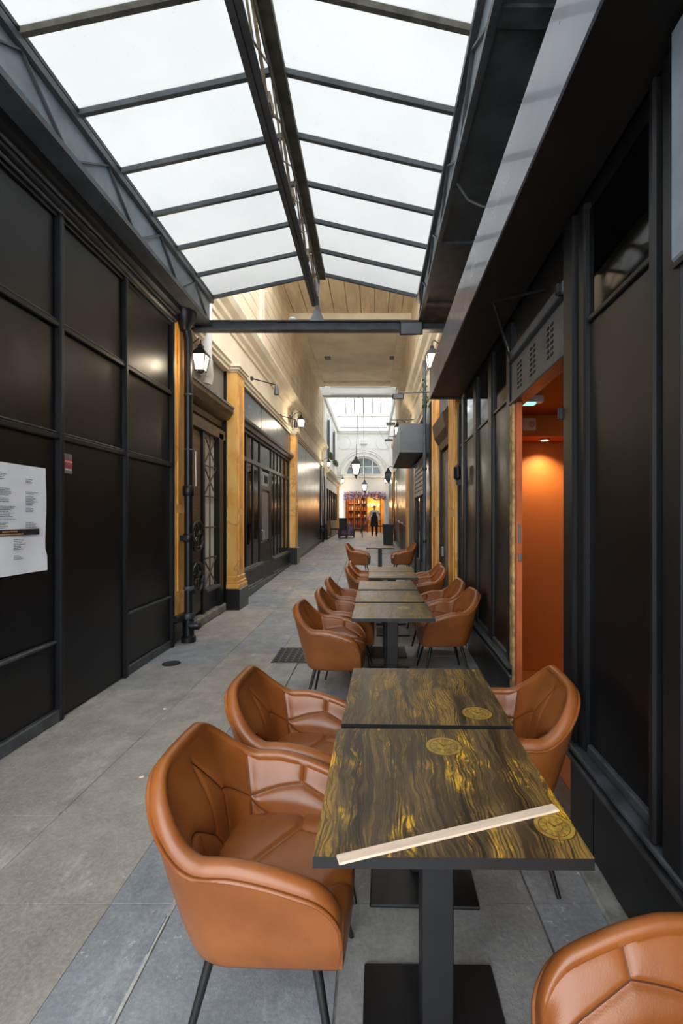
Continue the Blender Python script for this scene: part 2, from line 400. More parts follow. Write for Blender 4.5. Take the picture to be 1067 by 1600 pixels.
# ------------------------------------------------------------------ floor
XL, XR = -2.32, 1.09
fl = sroot('floor')
b = MB()
b.box(-9, 8, -9, -1.5, -.2, -.03)  # unseen street ground, added where the passage stays open to let sky in
ys = [-1.5, 8, 12, 16, 21, 31, 36]
for a, c in zip(ys, ys[1:]):
    za, zc = fz(a) - .012, fz(c) - .012
    b.add([(-2.9, a, -.3), (2.8, a, -.3), (2.8, c, -.3), (-2.9, c, -.3), (-2.9, a, za), (2.8, a, za), (2.8, c, zc), (-2.9, c, zc)],
          [(3, 2, 1, 0), (4, 5, 6, 7), (0, 1, 5, 4), (1, 2, 6, 5), (2, 3, 7, 6), (3, 0, 4, 7)])
obj('floor_bed', b, 'joint', fl)
cols = [(-2.9, -1.580, 'floor_beige'), (-1.576, -1.017, 'floor_beige'), (-1.014, -.775, 'floor_blue'), (-.76, -.12, 'floor_blue'), (-.11, .62, 'floor_mid'), (.63, 1.02, 'floor_blue')]
offs = [.0, .35, .1, .1, .5, .25]
for (x0, x1, m), of in zip(cols, offs):
    y = -1.5
    nxt = [1.763, 2.285, 3.10, 3.95, 4.66, 5.55, 6.5, 7.4, 8.0, 9.2, 10.4, 11.6, 12.8, 14, 16, 18.5, 21, 26, 31]
    if of: nxt = [q + of if 1.8 < q < 7.9 else q for q in nxt]
    k = 0
    for q in nxt:
        g = .004
        za, zc = fz(y), fz(q)
        dz = random.uniform(-.0025, .0015)
        mm = m if y < 3.5 else random.choice([m, 'floor_mid', 'floor_blue'])
        s = MB().add([(x0, y + g, za - .05), (x1, y + g, za - .05), (x1, q, zc - .05), (x0, q, zc - .05), (x0, y + g, za + dz), (x1, y + g, za + dz), (x1, q, zc + dz), (x0, q, zc + dz)],
                     [(3, 2, 1, 0), (4, 5, 6, 7), (0, 1, 5, 4), (1, 2, 6, 5), (2, 3, 7, 6), (3, 0, 4, 7)])
        obj('paving_slab', s, mm, fl); y = q
# mortar strip showing pale between the blue slabs
b = MB()
rng = random.Random(3); y = .6; xx = -.768
while y < 3.4:
    q = y + rng.uniform(.08, .2); wd = rng.uniform(.003, .010); b.box(xx - wd, xx + wd * .8, y, q, -.01, .0015); y = q
obj('mortar_line', b, 'pale_joint', fl)
fl['label'] = 'grey and beige paving slabs of the passage'

# ------------------------------------------------------------------ left wall, black timber panelling
wl = sroot('wall_left')
bx('backing_wall', 'black_paint', wl, -2.6, -2.345, -1.5, 5.66, 0, 4.0)
posts = [-.36, .57, 1.50, 2.43, 3.36, 4.25, 5.24]
rails = [2.10, 2.92]
for i in range(len(posts) - 1):
    y0, y1 = posts[i] + .035, posts[i + 1] - .035
    for (z0, z1) in ((2.13, 2.90), (2.945, 3.86)):
        bx('panel', 'black_panel', wl, -2.36, -2.33, y0, y1, z0, z1)
    full = (i == 4)
    if full: bx('door_leaf', 'black_panel', wl, -2.36, -2.318, y0 - .01, y1 + .01, .02, 2.075)
    else:
        bx('panel', 'black_panel', wl, -2.36, -2.33, y0, y1, .62, 2.075)
        bx('panel', 'black_panel', wl, -2.36, -2.325, y0, y1, .1, .57)
        bx('kick_rail', 'worn_lit_black', wl, -2.345, -2.298, y0, y1, .575, .60, bev=.006)
        bx('plinth', 'worn_lit_black', wl, -2.345, -2.295 if i < 4 else -2.31, y0 - .03, y1 + .03, 0.0, .09, bev=.008)
    for z in rails:
        bx('rail', 'black_paint', wl, -2.345, -2.295, y0 - .02, y1 + .02, z - .03, z + .012, bev=.007)
        bx('rail_bead', 'worn_lit_black', wl, -2.345, -2.305, y0 - .02, y1 + .02, z + .016, z + .03, bev=.004)
for p in posts:
    top = 3.86
    bx('post', 'black_paint', wl, -2.345, -2.285, p - .022, p + .022, 0.0, top, bev=.008)
    bx('post_bead', 'worn_lit_black', wl, -2.345, -2.30, p + .026, p + .042, 0.0, top, bev=.004)
obj('cornice', MB().prism([(-2.345, 3.70), (-2.31, 3.70), (-2.30, 3.76), (-2.27, 3.78), (-2.265, 3.86), (-2.22, 3.88), (-2.22, 3.95), (-2.345, 3.95)], 'y', -1.5, 5.3), 'black_paint', wl)
for z, x in ((3.735, -2.285), (3.82, -2.255)):
    obj('conduit', MB().tube([(x, -1.5, z), (x, 5.2, z)], .011, 8), 'worn_lit_black', wl, True)

# menu poster and alarm sticker
po = thing('menu_poster', 'large white paper menu pinned to the black panelled wall', 'poster', (-2.328, 2.84, 1.485))
b = MB(); P = []
for i in range(15):
    for j in range(15):
        y = -.385 + .77 * i / 14; z = -.36 + .72 * j / 14
        cr = .006 * math.sin(9 * y + 7 * z) * math.sin(5 * z - 4 * y) + (.012 if (i > 11 and j < 3) else 0) * (i - 11) / 3
        P.append((.012 + cr, y, z))
b.grid(P, 15, 15)
P2 = [(p[0] - .002, p[1], p[2]) for p in P]; b.grid(P2, 15, 15)
obj('sheet', b, 'paper', po, True)
rt = random.Random(11)
def print_block(y, z, rows, wmax, gap=.0105, indent=0):
    b = MB()
    for r in range(rows):
        if rt.random() < .12: continue
        x = y + indent; end = y + wmax * rt.uniform(.45, 1)
        while x < end:
            wd = rt.uniform(.008, .028); b.box(.0185, .0192, x, min(x + wd, end), z - r * gap - .0045, z - r * gap); x += wd + .004
    return b
for (y, z, rows, wm) in ((-.02, .29, 4, .07), (.19, .27, 3, .08), (-.02, .20, 9, .13), (.19, .185, 9, .12), (-.24, .2, 9, .13), (-.02, .085, 7, .12), (.19, .075, 4, .1), (-.02, .0, 1, .22),
                         (-.02, -.02, 4, .08), (.19, -.02, 4, .1), (-.24, -.02, 4, .1), (-.12, -.14, 7, .08), (.09, -.13, 7, .11), (-.12, -.24, 5, .1), (.09, -.235, 3, .08), (-.3, -.15, 9, .1)):
    if z < -.05: z -= .0
    bb = print_block(y, z, rows, wm)
    if bb.v: obj('printed_text', bb, 'ink', po)
bx('title_band', 'ink_black', po, .0165, .0178, -.385, .315, -.105, -.065)
bb = MB()
for (z, y0, y1) in ((-.077, .0, .12), (-.094, -.03, .16)):
    x = y0
    while x < y1: wd = rt.uniform(.008, .02); bb.box(.0179, .0186, x, x + wd, z - .006, z + .003); x += wd + .003
obj('band_text', bb, 'tan_print', po)
st = thing('alarm_sticker', 'small red and grey alarm plate on the black wall', 'sign', (-2.315, 3.455, 1.905))
bx('plate', 'grey_print', st, 0, .006, -.045, .045, -.075, .075, bev=.002)
bx('red_field', 'red_print', st, .004, .0068, -.043, .043, -.03, .035)
bx('white_strip', 'paper', st, .004, .0068, -.036, .036, -.05, -.04)
bx('dark_strip', 'grey_print', st, .0065, .0072, -.034, .034, -.014, .0)
obj('screw', MB().lathe([(.007, 0), (.007, .003), (.003, .004)], 10, (.006, 0, .055), 'x'), 'steel', st)
tm = text_mesh('Alarme', .03); tm.materials.append(MT['paper'])
link('lettering', tm, st, (.0072, 0, .008), (PI / 2, 0, PI / 2))

# ------------------------------------------------------------------ gutters with lattice sides, soffits
def lattice_gutter(x, side, label):
    """side +1: the wall is on the +x side"""
    t = thing('gutter_girder', label, 'girder')
    s = side
    zt = 4.30
    bx('lattice_sheet', 'lattice_sheet', t, min(x + s * .012, x + s * .03), max(x + s * .012, x + s * .03), -1.5, 5.82, 4.0, 4.26)
    bx('top_rail', 'grey_iron', t, min(x - s * .03, x + s * .05), max(x - s * .03, x + s * .05), -1.5, 5.86, 4.25, zt)
    bx('bottom_rail', 'grey_iron', t, min(x - s * .012, x + s * .03), max(x - s * .012, x + s * .03), -1.5, 5.86, 3.955, 4.0)
    k = 0; y = -1.2
    while y < 5.6:
        for (ya, za, yb, zb) in ((y, 4.0, y + .36, 4.25), (y + .36, 4.25, y + .72, 4.0)):
            obj('lattice_bar', MB().bar((x, ya, za), (x, min(yb, 5.8), zb), .012, .022, (1, 0, 0)), 'grey_iron', t)
        y += .88
    return t
lattice_gutter(-2.07, -1, 'blue grey lattice gutter girder along the left eave of the glass roof')
lattice_gutter(.59, 1, 'dark lattice gutter girder along the right eave of the glass roof')
sl = struct(bx('trim_1', 'grey_iron', None, -2.6, -2.075, -1.5, 5.86, 3.95, 3.975))
sr = sroot('trim_2')
ysf = [-1.5, .4, 2.25, 4.15, 5.3]
for a, c in zip(ysf, ysf[1:]): bx('soffit_panel', 'grey_iron', sr, .60, 1.12, a + .02, c - .02, 3.985, 4.01)
for a in ysf[1:]: bx('soffit_batten', 'worn_lit_black', sr, .60, 1.12, a - .05, a + .05, 3.965, 3.99)
bx('soffit_panel', 'moss_iron', sr, .60, 1.12, 5.35, 5.86, 3.985, 4.01)

# ------------------------------------------------------------------ glass roof
roof = sroot('ceiling')
XA, ZA = -.66, 4.63
XE0, ZE0, XE1, ZE1 = -2.06, 4.325, .60, 4.335
raf = [5.84 - .532 * k for k in range(14)]
def lerp(a, b, t): return a + (b - a) * t
def pane(name, mat, parent, c4, th=.006):
    """glass sheet with its lower (scattering) and upper (clear) face"""
    c4 = [Vector(p) for p in c4]; n = (c4[1] - c4[0]).cross(c4[3] - c4[0]).normalized()
    if n.z < 0: n = -n
    m = MB(); m.cur = 0; m.add(c4, [(0, 1, 2, 3)]); m.cur = 1
    m.add([p + n * th for p in c4], [(0, 1, 2, 3)])
    m.cur = 1
    for i in range(4): m.add([c4[i], c4[(i + 1) % 4], c4[(i + 1) % 4] + n * th, c4[i] + n * th], [(0, 1, 2, 3)])
    return obj(name, m, [mat, 'clear'], parent)
for k, y in enumerate(raf):
    for (xe, ze) in ((XE0, ZE0), (XE1, ZE1)):
        obj('glazing_bar', MB().bar((xe, y, ze - .005), (XA, y, ZA - .005), .032, .045), 'moss_iron' if k > 5 else 'grey_iron', roof)
        if k + 1 < len(raf):
            ya, yb = raf[k + 1] + .017, y - .017
            o = .012
            pane('glass_pane', 'roof_glass', roof, [(xe, ya, ze + o), (XA, ya, ZA + o), (XA, yb, ZA + o), (xe, yb, ze + o)])
rt_ = link('ridge_truss', None, roof); rt_['label'] = 'iron lattice truss under the roof ridge'
y0, y1 = -1.3, 5.84
for (xa_, xb_, xv) in ((-.775, -.732, -.742), (-.722, -.68, -.722)):
    obj('bottom_chord', MB().prism([(xa_, 4.20), (xb_, 4.20), (xb_, 4.212), (xv + .01, 4.212), (xv + .01, 4.25), (xv, 4.25), (xv, 4.212), (xa_, 4.212)], 'y', y0, y1), 'ridge_iron', rt_)
bx('chord_web', 'ridge_iron', rt_, -.734, -.72, y0, y1, 4.215, 4.24)
obj('top_chord', MB().box(-.69, -.60, y0, y1, 4.545, 4.60), 'moss_iron', rt_)
obj('top_flange', MB().box(-.69, -.68, y0, y1, 4.47, 4.56), 'moss_iron', rt_)
y = 5.7; up = True
while y > -.9:
    za, zb = (4.24, 4.53) if up else (4.53, 4.24)
    obj('truss_diagonal', MB().bar((-.70, y, za), (-.70, y - .44, zb), .008, .022, (1, 0, 0)), 'rust_iron', rt_)
    obj('truss_diagonal', MB().bar((-.688, y, zb), (-.688, y - .44, za), .006, .014, (1, 0, 0)), 'rust_iron', rt_)
    if up: obj('gusset_plate', MB().box(-.712, -.675, y - .06, y + .06, 4.235, 4.31), 'rust_iron', rt_)
    y -= .44; up = not up
obj('king_post', MB().box(-.73, -.68, 5.80, 5.85, 4.005, 4.55), 'steel', rt_)
# end rafters + tie beam
tb = struct(link('trim_3', None)); 
obj('tie_beam', MB().prism([(5.79, 3.89), (5.91, 3.89), (5.91, 3.905), (5.857, 3.905), (5.857, 3.995), (5.91, 3.995), (5.91, 4.01), (5.79, 4.01), (5.79, 3.995), (5.843, 3.995), (5.843, 3.905), (5.79, 3.905)], 'x', -2.45, 1.05), 'grey_iron', tb)
obj('gusset_plate', MB().prism([(-.795, 4.0), (-.615, 4.0), (-.67, 4.14), (-.74, 4.14)], 'y', 5.785, 5.80), 'steel', tb)
tag(bx('rag', 'white_paint', None, -1.07, -.98, 5.80, 5.87, 4.011, 4.06, bev=.02), 'white rag lying on the iron tie beam', 'rag')
# ends over the near wall tops so that daylight comes only through glass
struct(bx('trim_4', 'black_paint', None, -2.6, -2.04, -1.5, 5.86, 4.31, 4.34))
struct(bx('trim_5', 'black_paint', None, .58, 1.3, -1.5, 5.86, 4.31, 4.34))

# ------------------------------------------------------------------ downpipe
dp = thing('downpipe', 'black cast iron downpipe with collars at the end of the panelling', 'pipe', (-2.215, 5.48, 0))
obj('pipe', MB().tube([(-.02, -.06, 3.95), (-.015, -.04, 3.78), (0, 0, 3.62), (0, 0, .18)], .05, 16), 'black_paint', dp, True)
obj('hopper', MB().lathe([(.055, 3.72), (.07, 3.78), (.12, 3.86), (.13, 3.94)], 16, (-.02, -.05, 0)), 'black_paint', dp, True)
for z, h, r in ((1.75, .13, .067), (1.2, .10, .066), (.62, .05, .062), (.28, .07, .068), (2.95, .03, .057), (2.3, .02, .056)):
    obj('collar', MB().lathe([(r - .008, z), (r, z + .01), (r, z + h - .01), (r - .008, z + h)], 16), 'worn_lit_black' if h < .08 else 'black_paint', dp, True)
obj('shoe', MB().lathe([(.085, 0), (.085, .06), (.065, .08), (.065, .26)], 16), 'black_paint', dp, True)
obj('cleanout', MB().lathe([(.05, 0), (.05, .11), (.035, .13)], 14, (0.02, -.02, .2), 'x'), 'black_paint', dp, True)
for z in (1.25,): obj('strap', MB().box(-.11, .0, -.07, .07, z - .03, z + .03), 'black_paint', dp)
tag(obj('white_cable', MB().tube([(-2.15, 5.53, 2.3), (-2.15, 5.54, 1.9), (-2.152, 5.54, 1.88)], .005, 6), 'white_paint', None, True), 'thin white cable clipped beside the black downpipe', 'cable')

# ------------------------------------------------------------------ pilasters
def pilaster(name, label, xw, xf, y0, y1, zb, zt, plinth_h, sgn, cap=True, base=True):
    """xw wall plane, xf front plane (sgn +1: front looks to +x)"""
    t = thing(name, label, 'pilaster')
    lo, hi = min(xw, xf), max(xw, xf); e = .02
    z1 = zb + plinth_h
    bx('shaft', 'marble', t, lo, hi, y0, y1, z1 + (.2 if base else 0), zt)
    if base:
        for k, (d, a, c) in enumerate(((.045, 0, .07), (.03, .07, .12), (.015, .12, .2))):
            bx('base_moulding', 'marble', t, min(xw, xf + sgn * d), max(xw, xf + sgn * d), y0 - d, y1 + d, z1 + a, z1 + c, bev=.008)
    bx('plinth', 'black_gloss', t, min(xw, xf + sgn * .06), max(xw, xf + sgn * .06), y0 - .06, y1 + .06, zb - .02, z1, bev=.012)
    m = (y1 - y0) * .2
    for (a, c) in ((z1 + .28, z1 + 1.2), (z1 + 1.3, zt - .15)):
        bx('sunk_field', 'marble_dark', t, min(xf - sgn * .01, xf + sgn * .004), max(xf - sgn * .01, xf + sgn * .004), y0 + m, y1 - m, a, c)
        for yy in (y0 + m, y1 - m): bx('field_bead', 'marble', t, min(xf, xf + sgn * .012), max(xf, xf + sgn * .012), yy - .008, yy + .008, a, c)
    if cap:
        for (d, a, c) in ((.02, 0, .03), (.05, .03, .07), (.075, .07, .12)):
            bx('capital', 'cream', t, min(xw, xf + sgn * d), max(xw, xf + sgn * d), y0 - d, y1 + d, zt + a, zt + c, bev=.006)
    return t
pilaster('pilaster', 'yellow marble pilaster strip partly hidden behind the black downpipe', -2.345, -2.295, 5.28, 5.64, .3, 3.86, .05, 1, cap=False, base=False)
pilaster('pilaster', 'tall yellow marble pilaster between the lattice door and the long shopfront', -2.365, -2.20, 7.38, 7.80, 0, 3.85, .34, 1)
pilaster('pilaster', 'yellow marble pilaster at the far end of the left shopfront, before the glossy black hoarding', -2.37, -2.21, 13.0, 13.42, .15, 3.85, .48, 1, base=False)

# ------------------------------------------------------------------ recessed door on the left
d1 = sroot('door_1', (.2, 0, 0))
dh = sroot('trim_8')
bx('recess_wall', 'black_paint', d1, -3.0, -2.66, 5.6, 7.5, 0, 3.95)
bx('return', 'black_paint', dh, -2.66, -2.34, 5.64, 5.72, 0, 3.9)
bx('leaf', 'wood_dark', d1, -2.66, -2.625, 5.78, 6.42, .18, 2.72)
bx('leaf_panel', 'wood_dark', d1, -2.66, -2.61, 5.84, 6.36, 1.05, 2.6, bev=.008)
bx('leaf_panel', 'black_panel', d1, -2.66, -2.605, 5.84, 6.36, .3, .92, bev=.008)
bx('door_stile', 'black_paint', d1, -2.66, -2.59, 6.42, 6.50, .12, 2.8)
bx('door_stile', 'black_paint', d1, -2.66, -2.56, 7.02, 7.2, .12, 2.8)
bx('door_head', 'wood_dark', d1, -2.66, -2.56, 5.74, 7.3, 2.72, 2.86)
bx('lower_panel', 'black_panel', d1, -2.66, -2.60, 6.5, 7.02, .15, .42, bev=.01)
bx('sill', 'worn_lit_black', d1, -2.66, -2.55, 6.48, 7.04, .42, .47, bev=.008)
bx('curtain', 'curtain', d1, -2.657, -2.648, 6.5, 7.02, .47, 2.72)
zs = [.47, .9, 1.02, 1.45, 1.9, 2.3, 2.72]
for z in (.9, 1.35, 1.8, 2.25): obj('lattice_bar', MB().box(-2.625, -2.61, 6.5, 7.02, z - .009, z + .009), 'wood_dark', d1)
for y in (6.76,): obj('lattice_bar', MB().box(-2.625, -2.61, y - .009, y + .009, .47, 2.72), 'wood_dark', d1)
for (za, zb) in ((.47, .9), (1.8, 2.25), (2.25, 2.72)):
    for (ya, yb) in ((6.5, 7.02), (7.02, 6.5)):
        obj('lattice_bar', MB().bar((-2.612, ya, za), (-2.612, yb, zb), .012, .016, (1, 0, 0)), 'wood_dark', d1)
for zc in (1.24, .68):
    r = link('round_grille', None, d1); r.location = (-2.6, 6.2, zc); r['label'] = 'round black ornamental iron grille'
    b = MB(); n = 28
    b.tube([(.02, .2 * math.cos(2 * PI * k / n), .2 * math.sin(2 * PI * k / n)) for k in range(n + 1)], .02, 8); obj('ring', b, 'black_metal', r, True)
    b = MB()
    for k in range(6):
        a = 2 * PI * k / 6; cy, cz = .1 * math.cos(a), .1 * math.sin(a)
        b.tube([(.02, cy + .07 * math.cos(q / 12 * 2 * PI), cz + .07 * math.sin(q / 12 * 2 * PI)) for q in range(13)], .010, 6)
    obj('tracery', b, 'black_metal', r, True)
# hood cornice and the grey tympanum above it
obj('hood', MB().prism([(-2.66, 2.86), (-2.5, 2.86), (-2.47, 2.93), (-2.43, 2.95), (-2.42, 3.03), (-2.3, 3.08), (-2.24, 3.17), (-2.24, 3.24), (-2.66, 3.30)], 'y', 5.66, 7.33), 'wood_dark', dh)
bx('hood_lip', 'old_stone', dh, -2.5, -2.225, 5.66, 7.34, 3.235, 3.265)
bx('return', 'black_paint', dh, -2.5, -2.365, 7.36, 7.45, 0, 3.9)
bx('over_panel', 'cream', dh, -2.66, -2.42, 5.66, 7.40, 3.26, 3.95)
out = [(6.15, 3.28), (7.36, 3.28), (7.36, 3.9), (6.6, 3.9)] + [(6.6 - .45 * math.sin(t * PI / 16), 3.55 + .35 * math.cos(t * PI / 16)) for t in range(1, 9)]
obj('grey_field', MB().prism(out, 'x', -2.425, -2.41), 'grey_panel', dh)
tag(obj('door_step', MB().box(-2.62, -2.34, 5.9, 7.30, 0, .13, bev=.02), 'old_stone', None), 'worn grey stone step below the recessed lattice door', 'step')
wp = thing('waste_pipe', 'thick white drainpipe behind the first wall lantern', 'pipe', (-2.285, 6.25, 0))
obj('pipe', MB().tube([(0, 0, 3.62), (0, 0, 4.55)], .075, 16), 'white_paint', wp, True)
obj('elbow', MB().tube([(0, 0, 3.66), (0, .01, 3.55), (.0, .1, 3.46), (-.02, .1, 3.36)], [.085, .085, .07, .06], 14), 'white_paint', wp, True)

# ------------------------------------------------------------------ left shopfront (windows and door)
w1 = sroot('window_1')
bx('dark_interior', 'dark_in', w1, -3.1, -2.85, 7.8, 13.0, .05, 3.95)
bx('interior_floor', 'dark_in', w1, -3.1, -2.4, 7.8, 13.0, .0, .3)
bx('interior_ceiling', 'dark_in', w1, -3.1, -2.4, 7.8, 13.0, 3.2, 3.4)
bx('net_curtain', 'curtain', w1, -2.438, -2.432, 7.85, 9.7, .5, 3.1)
bx('net_curtain', 'curtain', w1, -2.438, -2.432, 10.75, 12.95, .5, 3.1)
bx('stall_riser', 'black_paint', w1, -2.5, -2.36, 7.8, 13.0, .0, .52)
for (z0, z1, x) in ((.0, .16, -2.30), (.16, .2, -2.325), (.47, .53, -2.325), (.53, .56, -2.34)):
    bx('riser_moulding', 'worn_lit_black', w1, -2.5, x, 7.86, 9.72 if z0 > .1 else 12.95, z0, z1, bev=.008)
    if z0 > .1: bx('riser_moulding', 'worn_lit_black', w1, -2.5, x, 10.75, 12.95, z0, z1, bev=.008)
bx('transom_rail', 'black_paint', w1, -2.44, -2.375, 7.8, 13.0, 2.55, 2.64, bev=.01)
bx('top_rail', 'black_paint', w1, -2.5, -2.36, 7.8, 13.0, 3.08, 3.2)
mu = [7.84, 8.14, 8.62, 9.12, 9.66, 10.74, 11.1, 11.5, 11.9, 12.4, 12.94]
for y in mu: bx('mullion', 'black_paint', w1, -2.44, -2.385, y - .035, y + .035, .5, 3.1, bev=.01)
for a, c in zip(mu, mu[1:]):
    bx('transom_pane', 'pane', w1, -2.412, -2.406, a + .03, c - .03, 2.64, 3.08)
    if abs(a - 9.66) > .01: bx('window_pane', 'pane', w1, -2.412, -2.406, a + .03, c - .03, .56, 2.55)
obj('fascia_cornice', MB().prism([(-2.5, 3.14), (-2.32, 3.14), (-2.30, 3.2), (-2.25, 3.22), (-2.24, 3.27), (-2.36, 3.31), (-2.5, 3.31)], 'y', 7.8, 13.0), 'worn_lit_black', w1)
for a, c in ((7.82, 9.6), (9.63, 11.2), (11.23, 12.98)): bx('fascia_panel', 'blue_panel', w1, -2.5, -2.35, a, c, 3.31, 3.86)
d2 = sroot('door_2')
bx('leaf', 'black_paint', d2, -2.45, -2.39, 9.72, 10.68, .1, .95)
bx('leaf_stile', 'black_paint', d2, -2.45, -2.39, 9.72, 9.85, .95, 2.55)
bx('leaf_stile', 'black_paint', d2, -2.45, -2.39, 10.55, 10.68, .95, 2.55)
bx('leaf_rail', 'black_paint', d2, -2.45, -2.39, 9.85, 10.55, 2.1, 2.2)
bx('leaf_pane', 'pane', d2, -2.425, -2.415, 9.85, 10.55, .95, 2.1)
bx('notice', 'grey_panel', d2, -2.41, -2.40, 9.9, 10.5, 1.0, 2.05)
bx('top_light', 'pane_blue', d2, -2.43, -2.40, 9.85, 10.55, 2.2, 2.5)
bx('top_slot', 'dark_in', d2, -2.41, -2.395, 10.1, 10.4, 2.26, 2.42)
obj('handle', MB().tube([(-2.39, 9.8, .95), (-2.34, 9.8, .97), (-2.34, 9.8, 1.2), (-2.39, 9.8, 1.22)], .014, 8), 'steel', d2, True)

# ------------------------------------------------------------------ glossy black hoarding, far left shop
wl2 = sroot('wall_left_far')
bx('backing_wall', 'black_paint', wl2, -2.9, -2.36, 13.4, 22.2, .05, 3.88)
for a, c in ((13.45, 15.9), (15.92, 18.4), (18.42, 20.4)): bx('hoarding_panel', 'black_gloss', wl2, -2.38, -2.335, a, c, fz(a) + .12, 3.86)
bx('hoarding_panel', 'black_gloss', wl2, -2.38, -2.335, 20.6, 22.2, .5, 3.86)
b = MB().add([(-2.36, 13.45, .16), (-2.29, 13.45, .16), (-2.29, 20.4, .37), (-2.36, 20.4, .37), (-2.36, 13.45, .30), (-2.29, 13.45, .30), (-2.29, 20.4, .51), (-2.36, 20.4, .51)], [(3, 2, 1, 0), (4, 5, 6, 7), (0, 1, 5, 4), (1, 2, 6, 5), (2, 3, 7, 6), (3, 0, 4, 7)])
obj('plinth', b, 'worn_lit_black', wl2)
for y, lb in ((20.5, 'nearer of two slim grey columns at the end of the glossy black hoarding'), (22.1, 'farther of two slim grey columns beyond the glossy black hoarding')):
    t = thing('slim_column', lb, 'column', (-2.29, y, fz(y)), 0, 'slim columns on the left')
    obj('shaft', MB().tube([(0, 0, .75), (0, 0, 3.4)], .055, 14), 'steel', t, True)
    obj('pedestal', MB().lathe([(.11, 0), (.11, .5), (.08, .52), (.1, .58), (.07, .62), (.085, .7), (.06, .76)], 14), 'black_metal', t, True)
w2 = sroot('window_2')
bx('dark_interior', 'dark_in', w2, -2.95, -2.7, 22.2, 30.4, .3, 3.9)
bx('stall_riser', 'black_paint', w2, -2.5, -2.36, 22.2, 30.2, .35, 1.3)
bx('riser_step', 'worn_lit_black', w2, -2.5, -2.2, 22.2, 30.2, .3, .5)
bx('fascia', 'white_trim', w2, -2.5, -2.36, 22.2, 30.2, 3.0, 3.5)
for y in (22.3, 23.4, 24.5, 25.6, 26.7, 27.8, 28.9, 30.0): bx('mullion', 'black_paint', w2, -2.46, -2.36, y - .08, y + .08, 1.2, 3.0)
for y in (22.38, 23.48, 24.58, 25.68, 26.78, 27.88, 28.98): bx('window_pane', 'pane_dark', w2, -2.43, -2.42, y, y + .94, 1.3, 3.0)
pilaster('pilaster', 'far yellow marble pilaster beside the garlanded shop opening', -2.5, -2.25, 30.1, 30.6, .45, 3.7, .05, 1, base=False)

# ------------------------------------------------------------------ left upper wall
wu = sroot('wall_left_upper')
bx('frieze', 'cream', wu, -2.9, -2.37, 5.66, 22.0, 3.97, 4.62)
obj('architrave', MB().prism([(-2.5, 3.86), (-2.31, 3.86), (-2.31, 3.9), (-2.28, 3.92), (-2.28, 3.96), (-2.25, 3.985), (-2.5, 4.0)], 'y', 5.66, 22.0), 'cream', wu)
obj('cornice', MB().prism([(-2.6, 4.56), (-2.34, 4.56), (-2.33, 4.62), (-2.27, 4.66), (-2.26, 4.72), (-2.17, 4.78), (-2.12, 4.86), (-2.12, 4.9), (-2.3, 4.94), (-2.33, 5.0), (-2.6, 5.0)], 'y', 5.66, 22.0), 'cream', wu)
bx('wall_core', 'tan_stone', wu, -2.9, -2.385, 5.66, 22.0, 4.6, 7.6)
z = 5.0
while z < 7.25:
    for (a, c) in ((5.7, 9.5), (9.9, 22.0)): bx('stone_course', 'tan_stone', wu, -2.42, -2.365, a, c, z, min(z + .262, 7.3), bev=.004)
    z += .275
bx('wall_strip', 'cream', wu, -2.42, -2.33, 9.55, 9.85, 5.0, 7.3)
bx('wall_strip', 'cream', wu, -2.42, -2.34, 21.5, 22.1, 4.0, 7.3)

# ------------------------------------------------------------------ upper ceiling over the passage
ce = sroot('ceiling_high')
xs = -2.6
while xs < 1.5:
    bx('ceiling_plank', 'plank', ce, xs + .006, min(xs + .37, 1.5), 10.4, 13.0, 7.3, 7.36); xs += .38
bx('ceiling_slab', 'ceil', ce, -2.6, 1.5, 10.4, 20.0, 7.36, 7.6)
bx('ceiling_panel', 'ceil', ce, -2.2, 1.0, 13.4, 19.5, 7.33, 7.37)
bx('ceiling_beam', 'cream', ce, -2.5, 1.4, 12.95, 13.2, 7.14, 7.37)
for x0, x1 in ((-2.4, -2.1), (.78, 1.2)): bx('ceiling_cove', 'cream', ce, x0, x1, 13.2, 20.0, 7.22, 7.37)
bx('ceiling_beam', 'cream', ce, -2.5, 1.4, 19.6, 20.0, 7.26, 7.37)
obj('fascia_beam', MB().prism([(21.7, 7.26), (22.0, 7.26), (22.0, 8.4), (21.7, 8.4)], 'x', -2.6, 1.4), 'white_wall', ce)
for z_ in (7.36, 7.72): bx('fascia_moulding', 'white_trim', ce, -2.0, .85, 21.64, 21.72, z_, z_ + .05)
pane('glass_pane', 'far_glass', ce, [(-2.6, 19.9, 8.42), (1.4, 19.9, 8.42), (1.4, 22.0, 8.42), (-2.6, 22.0, 8.42)])
bx('well_wall', 'white_wall', ce, -2.9, -2.38, 20.0, 22.0, 7.3, 8.42); bx('well_wall', 'white_wall', ce, 1.12, 1.5, 20.0, 22.0, 7.3, 8.42); bx('well_wall', 'white_wall', ce, -2.6, 1.4, 19.9, 20.0, 7.36, 8.42)
for x, y in ((-1.75, 16.5), (.62, 16.5)): bx('ceiling_vent', 'black_metal', ce, x, x + .22, y, y + .3, 7.31, 7.335)
struct(bx('trim_6', 'black_metal', None, -2.36, 1.08, 21.5, 21.54, 7.20, 7.245))
sk = sroot('ceiling_fill_skylight')  # unseen skylight added to bring daylight into the middle of the passage
for a in (5.9, 7.4, 8.9):
    for x in (-2.5, -1.2, .1): pane('glass_pane', 'fill_well_glass', sk, [(x, a, 7.45), (x + 1.3, a, 7.45), (x + 1.3, a + 1.5, 7.45), (x, a + 1.5, 7.45)])
    bx('glazing_bar', 'grey_iron', sk, -2.6, 1.4, a - .02, a + .02, 7.40, 7.45)

